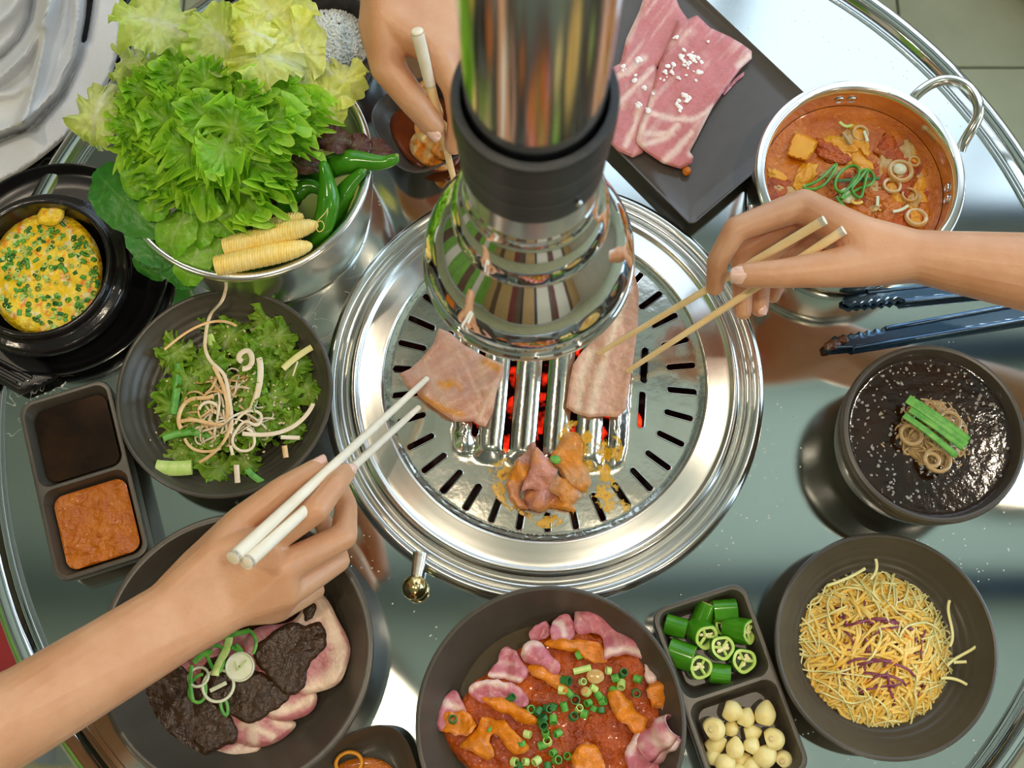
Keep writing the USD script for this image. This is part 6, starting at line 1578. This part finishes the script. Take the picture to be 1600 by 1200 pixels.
def people():
    # right-hand side: arm reaching in from the right edge
    J = dict(el=(2050, 505, .175, .044), fa=(1780, 455, .155, .0375), f1=(1600, 424, .140, .0290), w1=(1428, 398, .140, .0185), w2=(1432, 404, .108, .0190), h1=(1345, 372, .142, .0170), h2=(1345, 390, .100, .0165),
             im=(1256, 320, .134, .0122), mm=(1258, 326, .116, .0122), rm=(1266, 338, .098, .0115), pm=(1282, 355, .082, .0105),
             ip=(1150, 358, .134, .0098), id=(1121, 408, .124, .0083), it=(1117, 448, .108, .0070),
             mp=(1160, 392, .102, .0095), md=(1160, 446, .090, .0082), mt=(1161, 486, .084, .0070),
             rp=(1190, 402, .086, .0092), rd=(1188, 448, .078, .0080), rt=(1187, 482, .074, .0070),
             pp=(1222, 405, .070, .0082), pd=(1216, 440, .064, .0070), pt=(1208, 462, .061, .0060),
             tc=(1352, 412, .140, .0175), tm=(1288, 421, .142, .0138), ti=(1214, 428, .141, .0106), tt=(1162, 430, .136, .0092))
    hand("person's bare arm from the right edge holding bamboo chopsticks, thumb towards the viewer", J,
         [['el', 'fa', 'f1'], ['im', 'ip', 'id', 'it'], ['mm', 'mp', 'md', 'mt'], ['rm', 'rp', 'rd', 'rt'], ['pm', 'pp', 'pd', 'pt'], ['tc', 'tm', 'ti', 'tt'], ['w1', 'tc']],
         [['f1', 'w1', 'w2'], ['w1', 'w2', 'h1', 'h2'], ['h1', 'h2', 'im', 'mm'], ['h2', 'h1', 'mm', 'rm', 'pm'], ['w1', 'w2', 'tc', 'h1'], ['tc', 'h1', 'h2', 'w2']],
         [((1160, 430, .136), (1214, 428, .141), (0, -.35, 1), .0068, .0082), ((1187, 482, .074), (1188, 448, .078), (.3, -.8, .5), .0045, .0050)],
         [((1214, 427, .15), (10, 0), .0007, .012, .0010), ((1208, 427, .15), (10, 0), .0006, .011, .0008), ((1220, 427, .15), (10, 0), .0006, .011, .0008), ((1150, 352, .145), (10, -3), .0007, .011, .0006)], 3)
    # left-hand side: arm from the lower left corner
    J = dict(el=(-420, 1345, 0.185, .044), fa=(-150, 1205, 0.165, .0385), f1=(40, 1112, 0.146, .0310), w1=(262, 948, 0.124, .0180), w2=(286, 990, 0.120, .0180), h1=(345, 868, 0.122, .0160), h2=(372, 945, 0.114, .0155),
             im=(412, 848, 0.126, .0122), mm=(440, 888, 0.126, .0125), rm=(447, 926, 0.114, .0118), pm=(430, 952, 0.098, .0105),
             ip=(494, 796, 0.139, .0098), id=(524, 757, 0.127, .0084), it=(540, 739, 0.111, .0074),
             mp=(537, 838, 0.108, .0098), md=(541, 790, 0.088, .0084), mt=(527, 756, 0.074, .0074),
             rp=(527, 876, 0.088, .0094), rd=(517, 838, 0.068, .0082), rt=(500, 808, 0.060, .0072),
             pp=(490, 922, 0.074, .0084), pd=(482, 890, 0.058, .0072), pt=(466, 864, 0.052, .0064),
             tc=(320, 882, 0.114, .0165), tm=(378, 818, 0.114, .0132), ti=(440, 768, 0.114, .0108), tt=(498, 733, 0.104, .0088))
    hand("person's bare arm from the lower left corner holding pale chopsticks, back of hand up", J,
         [['el', 'fa', 'f1'], ['im', 'ip', 'id', 'it'], ['mm', 'mp', 'md', 'mt'], ['rm', 'rp', 'rd', 'rt'], ['pm', 'pp', 'pd', 'pt'], ['tc', 'tm', 'ti', 'tt']],
         [['f1', 'w1', 'w2'], ['w1', 'w2', 'h1', 'h2'], ['h1', 'h2', 'im', 'mm'], ['h2', 'mm', 'rm', 'pm'], ['h1', 'h2', 'mm'], ['w1', 'tc', 'h1'], ['tc', 'tm', 'h1']],
         [((499, 732, .104), (440, 768, .114), (-.5, .5, .8), .0056, .0068), ((541, 738, .111), (524, 757, .127), (.75, .1, .55), .0048, .0056)],
         [((494, 794, .157), (10, -10), .0007, .010, .0007), ((489, 799, .157), (10, -10), .0006, .010, .0006), ((440, 764, .15), (10, -6), .0007, .010, .0006)], 5)
    # far side: arm from the top edge
    J = dict(el=(560, -620, .19, .045), fa=(590, -330, .170, .0385), f1=(622, -160, .155, .0310), w1=(606, -50, .148, .0195), w2=(664, -52, .142, .0190), h1=(606, 30, .150, .0165), h2=(694, 28, .138, .0160),
             im=(684, 84, .146, .0128), mm=(722, 82, .136, .0125), rm=(752, 74, .122, .0118), pm=(776, 58, .106, .0105),
             ip=(712, 140, .132, .0102), id=(716, 188, .110, .0086), it=(709, 228, .090, .0074),
             mp=(745, 150, .118, .0100), md=(742, 196, .094, .0086), mt=(726, 232, .080, .0074),
             rp=(778, 140, .100, .0094), rd=(772, 184, .080, .0082), rt=(756, 215, .070, .0072),
             pp=(798, 118, .086, .0084), pd=(794, 154, .070, .0072), pt=(780, 182, .062, .0064),
             tc=(594, 40, .138, .0175), tm=(606, 106, .134, .0140), ti=(646, 158, .124, .0116), tt=(677, 197, .108, .0098))
    hand("person's bare arm from the top edge holding one chopstick beside the duct", J,
         [['el', 'fa', 'f1'], ['im', 'ip', 'id', 'it'], ['mm', 'mp', 'md', 'mt'], ['rm', 'rp', 'rd', 'rt'], ['pm', 'pp', 'pd', 'pt'], ['tc', 'tm', 'ti', 'tt']],
         [['f1', 'w1', 'w2'], ['w1', 'w2', 'h1', 'h2'], ['h1', 'h2', 'im', 'mm'], ['h2', 'mm', 'rm', 'pm'], ['w1', 'tc', 'h1'], ['tc', 'tm', 'h1']],
         [((679, 200, .107), (646, 158, .124), (-.45, -.55, .5), .0062, .0074)],
         [((646, 156, .136), (8, 8), .0008, .011, .0008), ((640, 150, .136), (8, 8), .0006, .010, .0006), ((712, 140, .143), (2, 10), .0007, .010, .0006)], 7)


people()


def chopsticks():
    L = [((668, 591, .030), (364, 872, .196), .0046, .0024, 'birch_white', 'left-hand pair, upper-left pale chopstick touching the grilled slice', 'pale chopsticks in the left hand'),
         ((655, 636, .026), (385, 880, .192), .0048, .0024, 'birch_white', 'left-hand pair, lower-right pale chopstick under the index finger', 'pale chopsticks in the left hand'),
         ((934, 553, .032), (1288, 344, .168), .0036, .0021, 'bamboo', 'right-hand pair, upper bamboo chopstick under the index fingertip', 'bamboo chopsticks in the right hand'),
         ((979, 581, .030), (1318, 360, .160), .0036, .0021, 'bamboo', 'right-hand pair, lower bamboo chopstick crossing beneath the thumb', 'bamboo chopsticks in the right hand'),
         ((712, 292, .040), (651, 47, .180), .0050, .0024, 'bamboo', 'single chopstick held by the top hand beside the duct', None)]
    for tip, butt, r0, r1, m, lab, gp in L:
        A, Bq = P(*butt), P(*tip)
        t = thing('chopstick', ('wooden chopstick, ' + lab), 'chopstick', (A + Bq) / 2 - [0, 0, abs(A[2] - Bq[2]) / 2], gp)
        sf = part('shaft', rounded_tube([A, Bq], r0, r1, 16, .92), m, t, 50)
        d = (Bq - A) / np.linalg.norm(Bq - A)
        wl = .052 if m == 'bamboo' and gp is None else .004
        part('butt_end', rounded_tube([A - d * .0006, A + d * wl], r0 * 1.03, (r0 + (r1 - r0) * wl / .23) * 1.02, 16, .92), 'birch_white', sf, 50, label='whitish blunt end')


chopsticks()


def tongs():
    h = .012
    base = P(1700, 470, 0)
    t = thing('tongs', 'blue-grey steel grill tongs with serrated sauce-stained tips lying right of the pot', 'tongs', base)
    def arm(tip, end, w0, w1, hh, side):
        tip, end = np.array(tip, float), np.array(end, float); d = (end - tip) / np.linalg.norm(end - tip); n = np.array([d[1], -d[0]]) * side; L = np.linalg.norm(end - tip)
        up, lo = [], []
        for k in range(13):
            s = 8 + 78 * k / 12; up.append(tip + d * s + n * (w0 * .5 + 1.6 + (4.5 if k % 2 else 0)))
        up.append(tip + d * 92 + n * (w0 * .5 + 6)); up.append(end + n * w1 / 2)
        lo = [end - n * w1 / 2, tip + d * 60 - n * w0 * .8, tip + d * 10 - n * w0 * .55, tip - n * w0 * .2]
        g, _ = patch([tip + n * w0 * .3] + up + lo, hh, .0030, 4, 3)
        part('arm', g, 'tong_steel', t, 40)
        rr = [P(*(tip + d * 95 + n * (w0 * .5 + 3)), hh + .0035), P(*(end + n * (w1 / 2 - 3)), hh + .0045)]
        part('arm_fold', rounded_tube(rr, .0022, .0026, 10), 'tong_steel', t, 50)
        rr = [P(*(tip + d * 40 - n * w0 * .6), hh + .0030), P(*(end - n * (w1 / 2 - 3)), hh + .0045)]
        part('arm_fold', rounded_tube(rr, .0018, .0026, 10), 'tong_steel', t, 50)
    arm((1292, 541), (1800, 452), 17, 34, .004, 1)
    arm((1316, 470), (1800, 418), 15, 30, .004, -1)
    part('hinge', cat(box(-.012, .03, -.024, .024, 0, .012, .003)), 'tong_steel', t) if False else part('hinge', rounded_tube([P(1795, 465, .008), P(1795, 405, .008)], .009, .009, 14), 'tong_steel', t)
    part('tip_sauce', cat(blob(P(1300, 538, .008), .0075, .0042, .003, 3, .4, ang=.4), blob(P(1318, 531, .008), .005, .0035, .0025, 4, .4)), 'burnt_sauce', t, True, label='burnt brown sauce sticking to the tong tip')


tongs()


def cloth():
    o = [(-120, -90), (205, -90), (192, 0), (188, 60), (177, 108), (155, 155), (118, 200), (70, 243), (22, 275), (-36, 303), (-120, 340)]
    folds = [([(-40, 110), (0, 92), (30, 62), (46, 30), (52, -40)], 7, -.020), ([(-40, 150), (0, 122), (40, 84), (66, 40), (80, -40)], 8, .020), ([(34, 192), (50, 150), (62, 100), (70, 60), (96, -30)], 8, .022), ([(62, 40), (72, 20), (84, -20)], 5, .012),
             ([(-40, 240), (0, 218), (50, 198), (95, 150), (122, 90), (132, 40), (142, -40)], 7, -.022), ([(-40, 230), (0, 206), (46, 186), (86, 142), (112, 90), (122, 30), (120, -40)], 9, .016), ([(150, -40), (142, 20), (134, 62)], 6, -.018), ([(-20, 150), (20, 146), (40, 134)], 8, .010), ([(-40, 60), (10, 20), (40, -20)], 14, .018)]
    def w(x, y):
        z = .006 * pn(x, y, .012, 91, 2)
        for l, s, a in folds: z = z + a * np.exp(-(seg_dist(x, y, l) / s) ** 2)
        return z
    (v, f), _ = patch(o, -.075, .012, 4.5, 7, w, None, smooth_n=160)
    single('white_garment', (v, f), 'cloth_white', 'white folded fabric garment of a seated diner at the top left, beyond the table edge', 'clothing', smooth=True)
    (v, f), _ = patch([(-110, -80), (220, -80), (214, 20), (206, 70), (196, 120), (172, 172), (134, 222), (84, 266), (30, 300), (-30, 326), (-110, 350)], -.155, .070, 12, 8, None, None, smooth_n=90)
    t = thing('bench', 'dark padded bench under the white garment at the top left', 'bench', (*P(50, 120, -.1)[:2], 0))
    part('pad', (v, f), 'black_plastic', t, True)
    for q in ((-60, -20), (120, 0), (0, 230)):
        p = P(*q, -.13); part('leg', tube([[p[0], p[1], 0], [p[0], p[1], p[2]]], .02, 14), 'panel_dark', t)


cloth()
